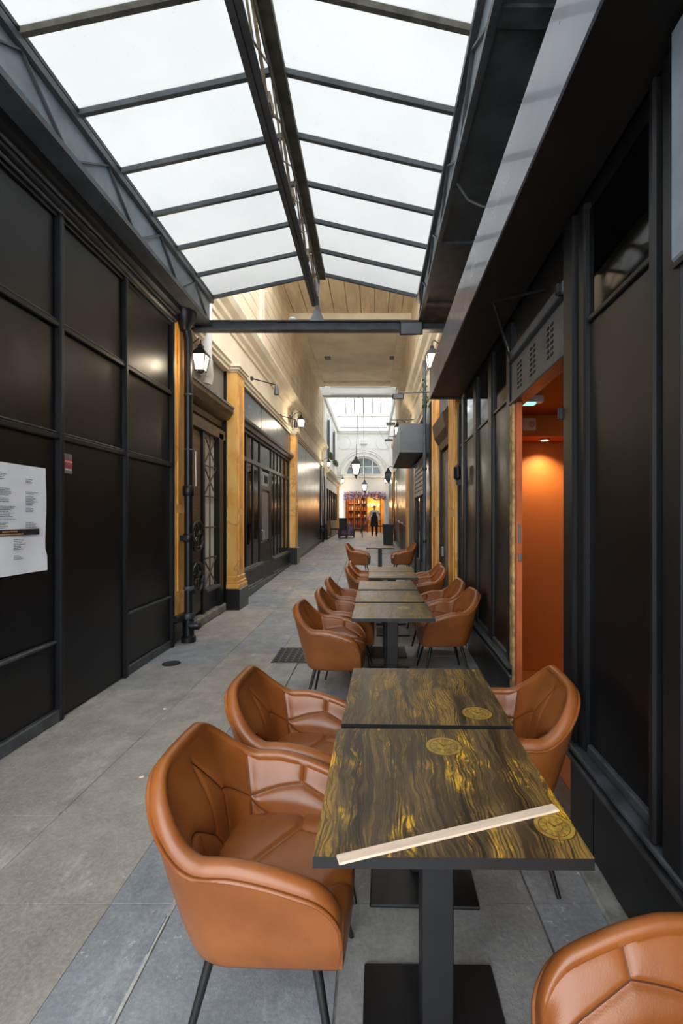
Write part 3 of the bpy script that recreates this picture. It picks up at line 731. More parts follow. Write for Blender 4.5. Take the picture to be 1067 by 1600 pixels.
# ------------------------------------------------------------------ right near shopfront (runs slightly askew)
TH = math.atan(.035)
wr = sroot('wall_right', (.88, 0, 0), -TH)     # local x = 0 is the face, local y runs along the wall
bx('plinth_core', 'black_paint', wr, .04, .16, -1.5, 2.2, 0, .46)
bx('plinth_core', 'black_paint', wr, .03, .038, 3.2, 5.75, 0, .46)
bx('plinth_face', 'black_panel', wr, .0, .05, -1.5, 1.95, .03, .36)
bx('plinth_face', 'black_panel', wr, .0, .05, 1.96, 2.2, .03, .36)
bx('plinth_face', 'black_panel', wr, .0, .036, 3.2, 5.7, .03, .36)
for (x, z0, z1, m) in ((-.03, .36, .385, 'worn_lit_black'), (-.015, .385, .43, 'black_paint'), (-.045, .43, .455, 'worn_lit_black')):
    bx('plinth_moulding', m, wr, x, .1, -1.5, 2.2, z0, z1, bev=.006)
    bx('plinth_moulding', m, wr, x, .036, 3.2, 5.7, z0, z1, bev=.006)
ya = [1.42, 1.62, 1.98]
def post(y0, y1, x=-.012, z0=.455, z1=2.9, m='black_paint'): return bx('post', m, wr, x, .04, y0, y1, z0, z1, bev=.008)
post(1.30, 1.40, -.04); post(1.41, 1.5, -.015); post(2.02, 2.09); post(2.10, 2.22, -.03); post(1.44, 1.475, -.04)
for (a, c) in ((3.26, 3.36), (3.84, 3.98), (4.52, 4.68), (5.28, 5.42), (5.62, 5.75)): post(a, c)
for (a, c) in ((3.36, 3.84), (3.98, 4.52), (4.68, 5.28), (1.5, 2.02), (.5, 1.3), (5.42, 5.62), (-.5, .45), (-1.5, -.55)):
    bx('timber_panel', 'black_panel', wr, .014, .03, a, c, .455, 2.36)
    bx('transom_bar', 'black_paint', wr, .0, .04, a, c, 2.36, 2.385, bev=.004)
    bx('panel_foot', 'worn_lit_black', wr, -.005, .04, a + .01, c - .01, .455, .50, bev=.006)
    bx('transom_pane', 'pane_dark', wr, .012, .018, a, c, 2.385, 2.86)
bx('transom_back', 'grey_panel', wr, .05, .06, -1.5, 2.1, 2.38, 2.9)
bx('transom_back', 'grey_panel', wr, .05, .06, 3.26, 5.75, 2.38, 2.9)
bx('wall_core', 'black_paint', wr, .035, .06, -1.5, 2.2, .3, 2.38)
bx('wall_core', 'black_paint', wr, .025, .036, 3.22, 5.75, .3, 2.38)
bx('wall_head', 'black_paint', wr, .02, .16, -1.5, 2.2, 2.86, 4.32)
bx('wall_head', 'black_paint', wr, .02, .16, 3.2, 5.75, 2.86, 4.32)
bx('wall_head', 'black_paint', wr, .02, .16, 2.2, 3.2, 2.66, 4.32)
post(.4, .5); post(-.55, -.45)
# doorway
bx('vent_panel', 'grey_iron', wr, .0, .05, 2.22, 3.26, 2.31, 2.6, bev=.006)
for c in (2.48, 2.78, 3.06):
    b = MB()
    for k in range(2):
        for j in range(6): b.box(-.004, .002, c - .05 + k * .06, c - .015 + k * .06, 2.37 + j * .032, 2.384 + j * .032)
    obj('vent_slots', b, 'ink_black', wr)
bx('vent_rail', 'worn_lit_black', wr, -.02, .08, 2.22, 3.26, 2.295, 2.318, bev=.005)
bx('vent_rail', 'grey_iron', wr, -.03, .08, 2.22, 3.26, 2.6, 2.66, bev=.006)
bx('latch', 'black_metal', wr, -.045, -.005, 2.23, 2.25, 1.98, 2.04, bev=.004)
bx('hook', 'black_metal', wr, -.05, .0, 2.24, 2.28, 2.6, 2.66, bev=.01)
bx('jamb_stone', 'jamb', wr, -.012, .04, 3.19, 3.26, .0, 2.3)
bx('jamb_lining', 'terracotta', wr, .005, .042, 3.14, 3.19, .0, 2.3)
bx('strike_plate', 'steel', wr, .012, .03, 3.13, 3.14, 1.32, 1.45)
bx('strike_plate', 'steel', wr, .012, .036, 3.125, 3.14, 1.2, 1.25)
bx('threshold', 'worn_lit_black', wr, -.01, .1, 2.22, 3.14, .0, .03, bev=.006)
obj('stay_arm', MB().bar((-.02, 3.2, 2.6), (-.2, 2.95, 2.9), .012, .012), 'black_metal', wr)
obj('stay_arm', MB().bar((-.2, 2.95, 2.9), (.02, 2.6, 2.8), .012, .012), 'black_metal', wr)
# kerb stone strip
struct(obj('trim_7', MB().box(-.075, .02, -1.5, 5.7, -.02, .022, bev=.008), 'kerb', None, loc=(.88, 0, 0), rot=(0, 0, -TH)))
tag(obj('paper_label', MB().box(-.003, 0, -.012, .012, -.02, .02), 'paper', None, loc=(.914, 1.485, .83), rot=(0, 0, -TH)), 'tiny torn white label on the black panel post', 'label')
# room behind the door
rm = sroot('wall_orange_room', (.88, 0, 0), -TH)
bx('end_wall', 'orange', rm, .04, 2.2, 4.45, 4.55, .0, 2.6)
bx('side_wall', 'orange', rm, 2.2, 2.3, 1.2, 4.55, .0, 2.6)
bx('near_wall', 'orange', rm, .06, 2.2, 1.2, 1.3, .0, 2.6)
bx('door_wall', 'orange', rm, .037, .043, 3.2, 4.45, .0, 2.45)
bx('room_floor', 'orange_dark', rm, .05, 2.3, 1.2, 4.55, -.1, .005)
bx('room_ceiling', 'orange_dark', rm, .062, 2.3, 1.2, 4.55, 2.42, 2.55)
bx('bulkhead', 'orange', rm, .044, 2.2, 4.12, 4.45, 2.23, 2.42)
dl = thing('downlight', 'small recessed ceiling downlight inside the orange room', 'lamp', (1.61, 4.26, 2.225))
obj('rim', MB().lathe([(.05, .0), (.05, -.006), (.034, -.008)], 20), 'white_paint', dl, True)
obj('lens', MB().lathe([(.034, -.007), (.03, -.010)], 16), 'bulb_warm', dl)
sp = bpy.data.lights.new('downlight_lamp', 'SPOT'); sp.energy = 38; sp.color = (1, .78, .5); sp.spot_size = math.radians(125); sp.spot_blend = .8; sp.shadow_soft_size = .03
so = bpy.data.objects.new('downlight_lamp', sp); COL.objects.link(so); so.location = (0, 0, -.02); so.parent = dl
wb = thing('wall_box', 'square pale box with dial on the orange bulkhead', 'box', (1.40, 4.06, 2.33))
bx('housing', 'batten', wb, -.06, .06, 0, .04, -.055, .055, bev=.006)
obj('dial', MB().lathe([(.03, 0), (.026, -.008)], 16, (.02, 0, 0), 'y'), 'tan_print', wb, True)
ex = thing('exit_light', 'green glowing emergency exit light under the orange ceiling', 'exit sign', (1.17, 3.45, 2.37))
bx('housing', 'white_paint', ex, -.1, .12, -.03, .03, -.005, .05, bev=.006)
bx('diffuser', 'exit_glow', ex, -.09, .06, -.026, .026, -.018, -.004)

# awning box
P0 = Vector((.62, -.9, 0)); P1 = Vector((.69, 5.5, 0))
aw = thing('awning', 'long dark box awning with pale grey metal front over the right shopfront', 'awning')
def awbox(x0off, x1w, z0, z1):
    m = MB(); a, c = P0.y, P1.y
    xa0, xc0 = P0.x - .02 + x0off, P1.x + x0off
    xa1, xc1 = .88 + .035 * a + x1w, .88 + .035 * c + x1w
    return m.add([(xa0, a, z0), (xa1, a, z0), (xc1, c, z0), (xc0, c, z0), (xa0, a, z1), (xa1, a, z1), (xc1, c, z1), (xc0, c, z1)],
                 [(3, 2, 1, 0), (4, 5, 6, 7), (0, 1, 5, 4), (1, 2, 6, 5), (2, 3, 7, 6), (3, 0, 4, 7)])
obj('body', awbox(.01, -.0, 2.945, 3.26), 'awning_under', aw)
m = MB(); a, c = P0.y, P1.y
m.add([(P0.x - .02, a, 2.93), (P0.x - .01, a, 2.93), (P1.x + .01, c, 2.93), (P1.x, c, 2.93), (P0.x - .02, a, 3.28), (P0.x - .01, a, 3.28), (P1.x + .01, c, 3.28), (P1.x, c, 3.28)],
      [(3, 2, 1, 0), (4, 5, 6, 7), (0, 1, 5, 4), (1, 2, 6, 5), (2, 3, 7, 6), (3, 0, 4, 7)])
obj('front_sheet', m, 'awning', aw)
obj('end_lip', MB().box(P1.x, 1.07, 5.49, 5.51, 2.925, 2.95), 'black_metal', aw)
cb = obj('hanging_cable', MB().tube([(.62, 3.35, 3.96), (.70, 3.33, 3.82), (.80, 3.3, 3.75), (.95, 3.3, 3.76)], .008, 6), 'grey_iron', None, True)
tag(cb, 'loose cable sagging from the right gutter above the awning', 'cable')
# grey box at the right edge of the frame
gb = thing('shutter_box', 'tall pale grey metal housing at the near end of the right shopfront', 'housing', (.88, 0, 0), -TH)
bx('housing', 'lattice_sheet', gb, -.055, .0, 1.0, 1.335, 2.24, 2.92, bev=.01)
bx('foot_cap', 'black_metal', gb, -.05, .0, 1.02, 1.33, 2.225, 2.242)

# ------------------------------------------------------------------ right wall beyond
wrf = sroot('wall_right_far')
bx('backing_wall', 'black_paint', wrf, 1.14, 1.5, 5.7, 31, .0, 3.9)
pilaster('pilaster', 'pale orange marble pilaster next to the awning end on the right wall', 1.14, 1.045, 5.76, 6.28, 0, 3.7, .3, -1, base=False, cap=False)
pilaster('pilaster', 'pale yellow marble pilaster beside the grey downpipe on the right wall', 1.14, 1.05, 7.35, 8.1, 0, 3.7, .3, -1, base=False, cap=False)
pilaster('pilaster', 'narrow yellow marble pilaster past the projecting grey sign box', 1.14, 1.05, 13.5, 14.4, .17, 3.7, .3, -1, base=False, cap=False)
d3 = sroot('door_3')
bx('door_leaf', 'wood_dark', d3, 1.10, 1.15, 6.32, 7.3, .1, 2.5)
bx('door_panel', 'grey_panel', d3, 1.085, 1.11, 6.45, 6.8, .3, 2.3, bev=.01)
bx('door_post', 'black_paint', d3, 1.07, 1.15, 6.28, 6.4, .0, 2.6)
bx('door_post', 'black_paint', d3, 1.07, 1.15, 7.2, 7.34, .0, 2.6)
obj('hood', MB().prism([(1.15, 2.55), (1.08, 2.55), (1.06, 2.65), (1.0, 2.75), (.96, 2.95), (1.15, 3.1)], 'y', 6.28, 7.36), 'wood_dark', d3)
bx('over_panel', 'grey_iron', d3, 1.08, 1.15, 6.28, 7.36, 3.1, 3.75)
bx('door_knob', 'steel', d3, 1.04, 1.09, 6.9, 6.95, .9, 1.05, bev=.01)
w3 = sroot('window_3')
for k in range(7):
    z = 2.72 - k * .105; bx('shutter_slat', 'shutter', w3, 1.06, 1.10, 9.42, 11.4, z, z + .095, bev=.014)
bx('shutter_rail', 'shutter', w3, 1.05, 1.10, 9.42, 11.4, 1.98, 2.08, bev=.008)
bx('post', 'black_gloss', w3, 1.06, 1.15, 8.35, 9.4, .0, 3.6)
bx('post', 'grey_panel', w3, 1.06, 1.15, 11.7, 13.2, .15, 3.4)
bx('post', 'black_paint', w3, 1.06, 1.15, 11.42, 11.68, .1, 3.4)
for (a, c) in ((9.42, 10.3), (10.38, 11.4)):
    bx('door_pane', 'pane_dark', w3, 1.11, 1.12, a, c, .5, 2.0); bx('door_rail', 'black_paint', w3, 1.09, 1.14, a, c, .1, .5)
bx('post', 'black_paint', w3, 1.07, 1.14, 10.3, 10.38, .1, 2.0)
for (a, c) in ((14.45, 16.5), (16.55, 18.6), (18.65, 20.7), (20.75, 22.8), (22.85, 25), (25.05, 28), (28.05, 30.5)):
    bx('glossy_panel', 'black_gloss', w3, 1.09, 1.15, a, c, fz(a) + .1, 3.6)
    bx('handrail', 'steel', w3, 1.05, 1.09, a, c, fz(a) + 1.0, fz(a) + 1.04)
t = thing('slim_column', 'slim brass column on the right beyond the grey sign box', 'column', (.98, 21.3, fz(21.3)))
obj('shaft', MB().tube([(0, 0, .5), (0, 0, 3.2)], .06, 14), 'brass', t, True)
obj('pedestal', MB().lathe([(.12, 0), (.12, .3), (.09, .34), (.11, .4), (.07, .5), (.08, .56)], 14), 'brass', t, True)
wru = sroot('wall_right_upper')
bx('frieze', 'cream', wru, 1.14, 1.5, 5.7, 22.0, 3.9, 4.62)
obj('architrave', MB().prism([(1.3, 3.66), (1.08, 3.66), (1.08, 3.74), (1.05, 3.78), (1.02, 3.9), (1.3, 3.94)], 'y', 5.7, 22.0), 'cream', wru)
obj('cornice', MB().prism([(1.3, 4.5), (1.1, 4.5), (1.09, 4.6), (1.02, 4.66), (1.0, 4.74), (.92, 4.8), (.88, 4.9), (1.0, 4.98), (1.3, 5.0)], 'y', 5.7, 22.0), 'cream', wru)
bx('wall_core', 'tan_stone', wru, 1.12, 1.5, 5.7, 22.0, 4.9, 7.6)
z = 5.0
while z < 7.25:
    bx('stone_course', 'tan_stone', wru, 1.10, 1.14, 5.7, 22.0, z, min(z + .262, 7.3), bev=.004); z += .275
t = thing('sign_box', 'projecting dark grey box sign high on the right wall', 'sign', (0, 0, 0))
bx('face', 'sign_grey', t, .56, 1.06, 9.42, 9.45, 2.84, 3.44)
bx('body', 'awning_under', t, .57, 1.06, 9.45, 12.6, 2.85, 3.43)
bx('side_sheet', 'lattice_sheet', t, .555, .57, 9.45, 12.6, 2.84, 3.44)
t = thing('downpipe', 'slender dark grey downpipe crossing the grey box sign on the right wall', 'pipe', (1.0, 8.75, 0))
obj('pipe', MB().tube([(0, 0, 0), (0, 0, 4.5)], .035, 12), 'grey_iron', t, True)
for z in (1.0, 2.4, 3.6): obj('collar', MB().lathe([(.042, z), (.046, z + .01), (.046, z + .05), (.042, z + .06)], 12), 'black_metal', t, True)
t = thing('vine', 'tuft of green vine hanging on the grey downpipe', 'plant', (1.0, 8.7, 3.85))
b = MB(); rv = random.Random(5)
for k in range(60):
    a = rv.uniform(0, 2 * PI); r = rv.uniform(.03, .08); z = rv.uniform(-.28, .28); q = rv.uniform(.02, .04)
    c = Vector((r * math.cos(a), r * math.sin(a), z)); u = Vector((rv.uniform(-1, 1), rv.uniform(-1, 1), rv.uniform(-1, 1))).normalized() * q; v = u.orthogonal().normalized() * q * .5
    b.add([c - u, c + v, c + u, c - v], [(0, 1, 2, 3)])
o = obj('leaves', b, 'vine', t); o['kind'] = 'stuff'
obj('stem', MB().tube([(.0, 0, -.3), (.03, -.03, 0), (0, 0, .3)], .006, 6), 'vine', t, True)
t = thing('wall_speaker', 'small black rounded alarm box on the right shopfront corner', 'alarm box', (1.0, 5.33, 2.02))
bx('housing', 'black_metal', t, -.05, .03, -.05, .05, -.09, .09, bev=.03)
bx('arm', 'black_metal', t, -.02, .04, -.02, .02, -.14, -.08)

# ------------------------------------------------------------------ lanterns
def lantern_body(t, s=1.0, z=0.0, lit=True):
    """four-sided tapering street lantern, origin at the middle of the glass"""
    w1_, w0_, h = .11 * s, .065 * s, .13 * s
    r2 = math.sqrt(2)
    obj('glass', MB().lathe([(w0_ * r2 * .95, z - h), (w1_ * r2 * .95, z + h)], 4, a0=PI / 4), 'lamp_glass' if lit else 'pane_blue', t)
    b = MB()
    for k in range(4):
        a = PI / 4 + k * PI / 2
        b.bar((w0_ * r2 * math.cos(a), w0_ * r2 * math.sin(a), z - h), (w1_ * r2 * math.cos(a), w1_ * r2 * math.sin(a), z + h), .014 * s)
        a2 = a + PI / 2
        for (q, zz) in ((w0_, z - h), (w1_, z + h)):
            b.bar((q * r2 * math.cos(a), q * r2 * math.sin(a), zz), (q * r2 * math.cos(a2), q * r2 * math.sin(a2), zz), .016 * s)
    fr_ = obj('frame', b, 'black_metal', t)
    obj('cap', MB().lathe([(w1_ * r2 * 1.12, z + h), (w1_ * r2 * 1.0, z + h + .03 * s), (.07 * s, z + h + .11 * s), (.05 * s, z + h + .13 * s), (.055 * s, z + h + .16 * s), (.01 * s, z + h + .2 * s)], 4, a0=PI / 4), 'black_metal', t)
    obj('finial', MB().lathe([(.06 * s, z - h), (.05 * s, z - h - .02 * s), (.015 * s, z - h - .05 * s), (.02 * s, z - h - .07 * s), (.004 * s, z - h - .1 * s)], 8), 'black_metal', fr_)
def wall_lantern(label, loc, sgn, s=1.0, e=14, arm=.3):
    t = thing('wall_lantern', label, 'lantern', loc, 0, 'wall lanterns')
    lantern_body(t, s)
    b = MB(); b.tube([(-sgn * arm, 0, .18 * s), (-sgn * arm * .6, 0, .34 * s), (-sgn * arm * .15, 0, .42 * s), (0, 0, .38 * s), (0, 0, .3 * s)], .012 * s, 8)
    b.box(min(-sgn * arm, -sgn * (arm + .02)), max(-sgn * arm, -sgn * (arm + .02)), -.03, .03, .05 * s, .3 * s)
    obj('bracket', b, 'black_metal', t)
    plight('lantern_lamp', (sgn * .17 * s, -.17 * s, -.06), e, (1, .82, .58), .07, t)
    return t
wall_lantern('lit wall lantern beside the black downpipe, nearest on the left wall', (-2.12, 5.62, 3.40), 1, .74, 8, .16)
wall_lantern('lit wall lantern above the second left pilaster capital', (-2.0, 12.75, 4.12), 1, .8, 20, .3)
wall_lantern('lit wall lantern on the left at the end of the glossy hoarding', (-2.02, 21.0, 3.92), 1, .8, 16, .3)
wall_lantern('small far lit wall lantern left of the garlanded opening', (-1.98, 30.3, 3.9), 1, .9, 14, .3)
wall_lantern('small far lit wall lantern right of the garlanded opening', (.86, 30.2, 3.9), -1, .9, 14, .3)
wall_lantern('lit wall lantern half hidden behind the end of the awning', (.90, 6.9, 3.85), -1, .8, 12, .2)
wall_lantern('lit wall lantern just left of the projecting grey sign box', (.72, 13.2, 3.98), -1, .85, 18, .34)
cons = thing('console', 'white plaster console standing on the cornice behind the second left lantern', 'console', (-2.25, 13.3, 3.97))
obj('body', MB().lathe([(.12, 0), (.12, .1), (.07, .16), (.09, .3), (.07, .5), (.1, .58), (.05, .64)], 8), 'cream', cons)
t = thing('wall_lantern', 'unlit dark lantern hanging low on the far right wall', 'lantern', (.72, 21.0, 3.35), 0, 'wall lanterns')
lantern_body(t, 1.3, 0, False); obj('bracket', MB().tube([(0, 0, .4), (.1, 0, .5), (.36, 0, .4)], .015, 8), 'black_metal', t, True)
def pendant(label, loc, s, top, e):
    t = thing('pendant_lantern', label, 'lantern', loc, 0, 'pendant lanterns over the passage')
    lantern_body(t, s)
    obj('cord', MB().tube([(0, 0, .3 * s), (top[0] - loc[0], top[1] - loc[1], top[2] - loc[2])], .012, 6), 'black_metal', t, True)
    plight('lantern_lamp', (0, -.3 * s, -.05), e, (1, .88, .7), .1, t)
pendant('larger lit pendant lantern on a long cord below the iron rod', (-.78, 21.5, 3.75), 1.9, (-.66, 21.5, 7.2), 40)
pendant('smaller lit pendant lantern farther back in front of the arched window', (-.5, 28.5, 3.35), 1.5, (-.62, 28.5, 10.38), 30)

# floodlights
def floodlight(label, loc, wd, ht, arm_to, tilt=0.2):
    t = thing('floodlight', label, 'floodlight', loc, 0, 'floodlights')
    obj('housing', MB().box(-wd / 2, wd / 2, -.03, .03, -ht / 2, ht / 2, bev=.01), 'black_metal', t, rot=(tilt, 0, 0))
    obj('lens', MB().box(-wd / 2 + .02, wd / 2 - .02, -.034, -.028, -ht / 2 + .015, ht / 2 - .015), 'sign_grey', t, rot=(tilt, 0, 0))
    a = Vector(arm_to) - Vector(loc)
    obj('arm', MB().tube([(0, .03, ht / 2 - .01), (0, .05, max(ht / 2 + .03, min(.3, a.z))), tuple(a)], .014, 8), 'grey_iron', t, True)
floodlight('floodlight hanging under the right end of the iron tie beam', (.485, 5.72, 3.87), .29, .16, (.5, 5.82, 3.97))
floodlight('floodlight on a long arm left of the awning end, beneath the far fascia', (.45, 8.0, 3.62), .2, .09, (1.14, 8.0, 3.70))
floodlight('small floodlight above the grey box sign', (.50, 12.6, 4.08), .24, .08, (1.14, 12.6, 4.2))
floodlight('small floodlight left of the grey box sign', (.55, 15.5, 4.12), .26, .08, (1.14, 15.5, 4.25))
for k, (y, x, z, lb) in enumerate(((8.6, -1.87, 3.98, 'first small lamp on a rod arm above the left shopfront'), (11.3, -1.95, 3.82, 'second small lamp on a rod arm above the left shopfront'))):
    t = thing('arm_lamp', lb, 'lamp', (-2.28, y, 4.12 - k * .1), 0, 'rod lamps above the left shopfront')
    obj('rod', MB().tube([(0, 0, 0), (x + 2.28, .25, -.05)], .012, 8), 'black_metal', t, True)
    obj('rosette', MB().lathe([(.04, -.02), (.04, .02)], 12, (0, 0, 0), 'x'), 'black_metal', t, True)
    obj('lamp_head', MB().lathe([(.05, -.24), (.045, -.18), (.03, -.08), (.015, -.04)], 12, (x + 2.28, .25, 0)), 'grey_iron', t, True)

# ------------------------------------------------------------------ far atrium
YE = 31.0
we = sroot('wall_end')
CX, ZS, R = -.61, 4.38, 1.22
xl, xr = -2.5, 1.4
N = 24
b = MB()
Rb = 1.45; vs = []
arc = [(CX + R * math.cos(PI * k / N), ZS + R * math.sin(PI * k / N)) for k in range(N + 1)]
def boxpt(k):
    a = PI * k / N; c, s_ = math.cos(a), math.sin(a); q = min(1.75 / max(abs(c), 1e-6), 1.75 / max(s_, 1e-6)); return (CX + c * q, ZS + s_ * q)
for k in range(N):
    p, q, r_, s_ = arc[k], boxpt(k), boxpt(k + 1), arc[k + 1]
    vs4 = [p, q, r_, s_]
    b.add([(x, YE, z) for x, z in vs4] + [(x, YE + .3, z) for x, z in vs4], [(0, 1, 2, 3), (7, 6, 5, 4), (0, 3, 7, 4), (1, 5, 6, 2)])
b.box(xl, CX - 1.75, YE, YE + .3, ZS, ZS + 1.75); b.box(CX + 1.75, xr, YE, YE + .3, ZS, ZS + 1.75)
b.box(CX - 1.76, CX + 1.76, YE, YE + .3, ZS + 1.74, ZS + 1.76)
b.box(xl, xr, YE, YE + .3, ZS + 1.75, 8.5)
b.box(xl, xr, YE, YE + .3, 3.1, ZS)
b.box(xl, -1.86, YE, YE + .3, .3, 3.1); b.box(.80, xr, YE, YE + .3, .3, 3.1)
obj('wall_face', b, 'white_wall', we)
for (r, th, m) in ((1.28, .05, 'white_trim'), (1.55, .06, 'white_trim'), (1.68, .035, 'white_trim')):
    obj('arch_moulding', MB().tube([(CX + r * math.cos(PI * k / 32), YE - .01, ZS + r * math.sin(PI * k / 32)) for k in range(33)], th, 8), m, we, True)
for x in (CX - 1.33, CX + 1.33):
    obj('roundel', MB().tube([(x + .46 * math.cos(2 * PI * k / 28), YE, 6.55 + .46 * math.sin(2 * PI * k / 28)) for k in range(29)], .03, 6), 'white_trim', we, True)
bx('keystone', 'white_trim', we, CX - .24, CX + .24, YE - .15, YE, 6.45, 6.78, bev=.03)
for (z0, z1, p) in ((4.2, 4.36, .18), (4.36, 4.42, .24), (7.18, 7.3, .1), (7.3, 7.45, .2), (8.35, 8.5, .12)):
    bx('string_course', 'white_trim', we, xl, xr, YE - p, YE, z0, z1, bev=.02)
bx('shadow_line', 'grey_iron', we, xl + .3, xr - .4, YE - .03, YE, 7.58, 7.61)
w4 = sroot('window_4')
xc = [CX - R, CX - R * .5, CX, CX + R * .5, CX + R]
for i in range(4):
    for (z0, z1) in ((0.02, .55), (.60, R)):
        top = []; n = 8
        x0, x1 = xc[i] + .03, xc[i + 1] - .03
        pts = [(x0 + (x1 - x0) * k / n) for k in range(n + 1)]
        arcz = [math.sqrt(max(0, R * R - (x - CX) ** 2)) - .03 for x in pts]
        poly = [(x, ZS + min(z1, a)) for x, a in zip(pts, arcz) if a > z0 + .02]
        if len(poly) < 2: continue
        out = [(poly[0][0], ZS + z0)] + poly + [(poly[-1][0], ZS + z0)]
        obj('window_pane', MB().prism(out, 'y', YE + .16, YE + .18), 'pane_blue', w4)
for x in xc[1:-1]:
    h = math.sqrt(R * R - (x - CX) ** 2); bx('mullion', 'white_paint', w4, x - .035, x + .035, YE + .1, YE + .2, ZS, ZS + h)
bx('glazing_rail', 'white_paint', w4, CX - R * .88, CX + R * .88, YE + .1, YE + .2, ZS + .55, ZS + .6)
bx('sill', 'white_paint', w4, CX - R, CX + R, YE + .05, YE + .25, ZS - .03, ZS + .04)
obj('inner_arch', MB().tube([(CX + (R - .03) * math.cos(PI * k / 24), YE + .15, ZS + (R - .03) * math.sin(PI * k / 24)) for k in range(25)], .05, 6), 'white_paint', w4, True)
# atrium side walls
wal = sroot('wall_left_atrium')
bx('wall_face', 'white_wall', wal, -2.9, -2.4, 22.0, YE, 3.5, 8.5)
obj('cornice', MB().prism([(-2.45, 3.5), (-2.3, 3.5), (-2.25, 3.62), (-2.1, 3.7), (-2.05, 3.85), (-2.45, 3.95)], 'y', 22.0, YE), 'cream', wal)
obj('eave', MB().prism([(-2.45, 7.3), (-2.3, 7.3), (-2.25, 7.45), (-2.45, 7.5)], 'y', 22.0, YE), 'white_trim', wal)
war = sroot('wall_right_atrium')
bx('wall_face', 'white_wall', war, 1.15, 1.5, 22.0, YE, 3.6, 8.5)
obj('eave', MB().prism([(1.2, 7.3), (1.05, 7.3), (1.0, 7.45), (1.2, 7.5)], 'y', 22.0, YE), 'white_trim', war)
for n_, y in ((5, 24.6), (6, 28.0)):
    w_ = sroot('window_%d' % n_)
    bx('frame', 'white_paint', w_, -2.42, -2.36, y - .65, y + .65, 4.7, 7.0)
    for a in (-.58, .03): bx('window_pane', 'pane_blue', w_, -2.37, -2.35, y + a, y + a + .55, 4.8, 6.9)
    bx('shutter_leaf', 'grey_iron', w_, -2.36, -2.25, y - .75, y - .68, 4.7, 6.6)
    bx('flower_box', 'leaf', w_, -2.36, -2.15, y - .6, y + .6, 4.65, 4.95, bev=.05)
# atrium roof
ra = sroot('ceiling_atrium')
ex0, ex1, zr, xrg = -2.4, 1.15, 10.4, -.62
yh = 28.6
for (xe) in (ex0, ex1):
    n = 6
    for k in range(n):
        a, c = lerp(22.0, YE, k / n), lerp(22.0, YE, (k + 1) / n)
        xa = xrg if a <= yh else lerp(xrg, xe, (a - yh) / (YE - yh)); xc_ = xrg if c <= yh else lerp(xrg, xe, (c - yh) / (YE - yh))
        za = zr if a <= yh else lerp(zr, 8.5, (a - yh) / (YE - yh)); zc = zr if c <= yh else lerp(zr, 8.5, (c - yh) / (YE - yh))
        if k < n - 1: pane('glass_pane', 'far_glass', ra, [(xe, a, 8.5), (xa, a, za), (xc_, c, zc), (xe, c, 8.5)])
        obj('glazing_bar', MB().bar((xe, a, 8.5), (xa, a, za), .07, .07), 'steel', ra)
bx('ridge_beam', 'steel', ra, xrg - .05, xrg + .05, 22.0, yh, zr - .04, zr + .05)
nb = 6
for k in range(nb):
    a, c = lerp(ex0, ex1, k / nb), lerp(ex0, ex1, (k + 1) / nb)
    def up_(x): 
        f = 1 - abs(x - xrg) / ((xrg - ex0) if x < xrg else (ex1 - xrg)); return (x, YE - (YE - yh) * f, 8.5 + (zr - 8.5) * f)
    pane('glass_pane', 'far_glass', ra, [(a, YE, 8.5), (c, YE, 8.5), up_(c), up_(a)])
    obj('glazing_bar', MB().bar((c, YE, 8.5), up_(c), .06, .06), 'steel', ra)
tag(obj('stay_wire', MB().tube([(-.5, 22.0, 7.3), (1.0, 29.0, 5.9)], .008, 6), 'grey_iron', None, True), 'thin diagonal wire across the far white hall', 'wire')
# shop behind the garland
rs = sroot('wall_shop_interior')
MT['shop_wall'] = M('shop_wall', srgb(214, 160, 84), .8)
bx('back_wall', 'shop_wall', rs, -2.5, 1.4, 34.0, 34.2, .3, 3.6)
bx('side_wall', 'shop_wall', rs, -2.6, -2.45, 31.3, 34.2, .3, 3.6)
bx('side_wall', 'shop_wall', rs, 1.3, 1.45, 31.3, 34.2, .3, 3.6)
bx('shop_ceiling', 'dark_in', rs, -2.6, 1.45, 31.3, 34.2, 3.5, 3.6)
bx('open_door', 'black_paint', rs, .5, .56, 31.0, 31.3, .45, 3.1)
bx('door_frame', 'white_paint', rs, -2.0, -1.84, 30.9, 31.0, .4, 3.1); bx('door_frame', 'white_paint', rs, .78, .95, 30.9, 31.0, .4, 3.1)
shf = thing('bookcase', 'warm lit wooden shelf unit inside the far shop', 'shelf', (-1.1, 33.6, .46))
for x in (-.72, -.24, .24, .68): bx('upright', 'shelf_wood', shf, x - .03, x + .03, -.2, .2, 0, 2.6)
for z in (.0, .5, 1.0, 1.5, 2.0, 2.55): bx('shelf_board', 'shelf_wood', shf, -.72, .7, -.2, .2, z, z + .05)
bx('back_panel', 'shelf_wood', shf, -.72, .7, .2, .23, 0, 2.6)
rb_ = random.Random(8)
cols_ = ['amber', 'terracotta', 'red_print', 'white_paint', 'brass']
places = ['top', 'upper', 'middle', 'lower']
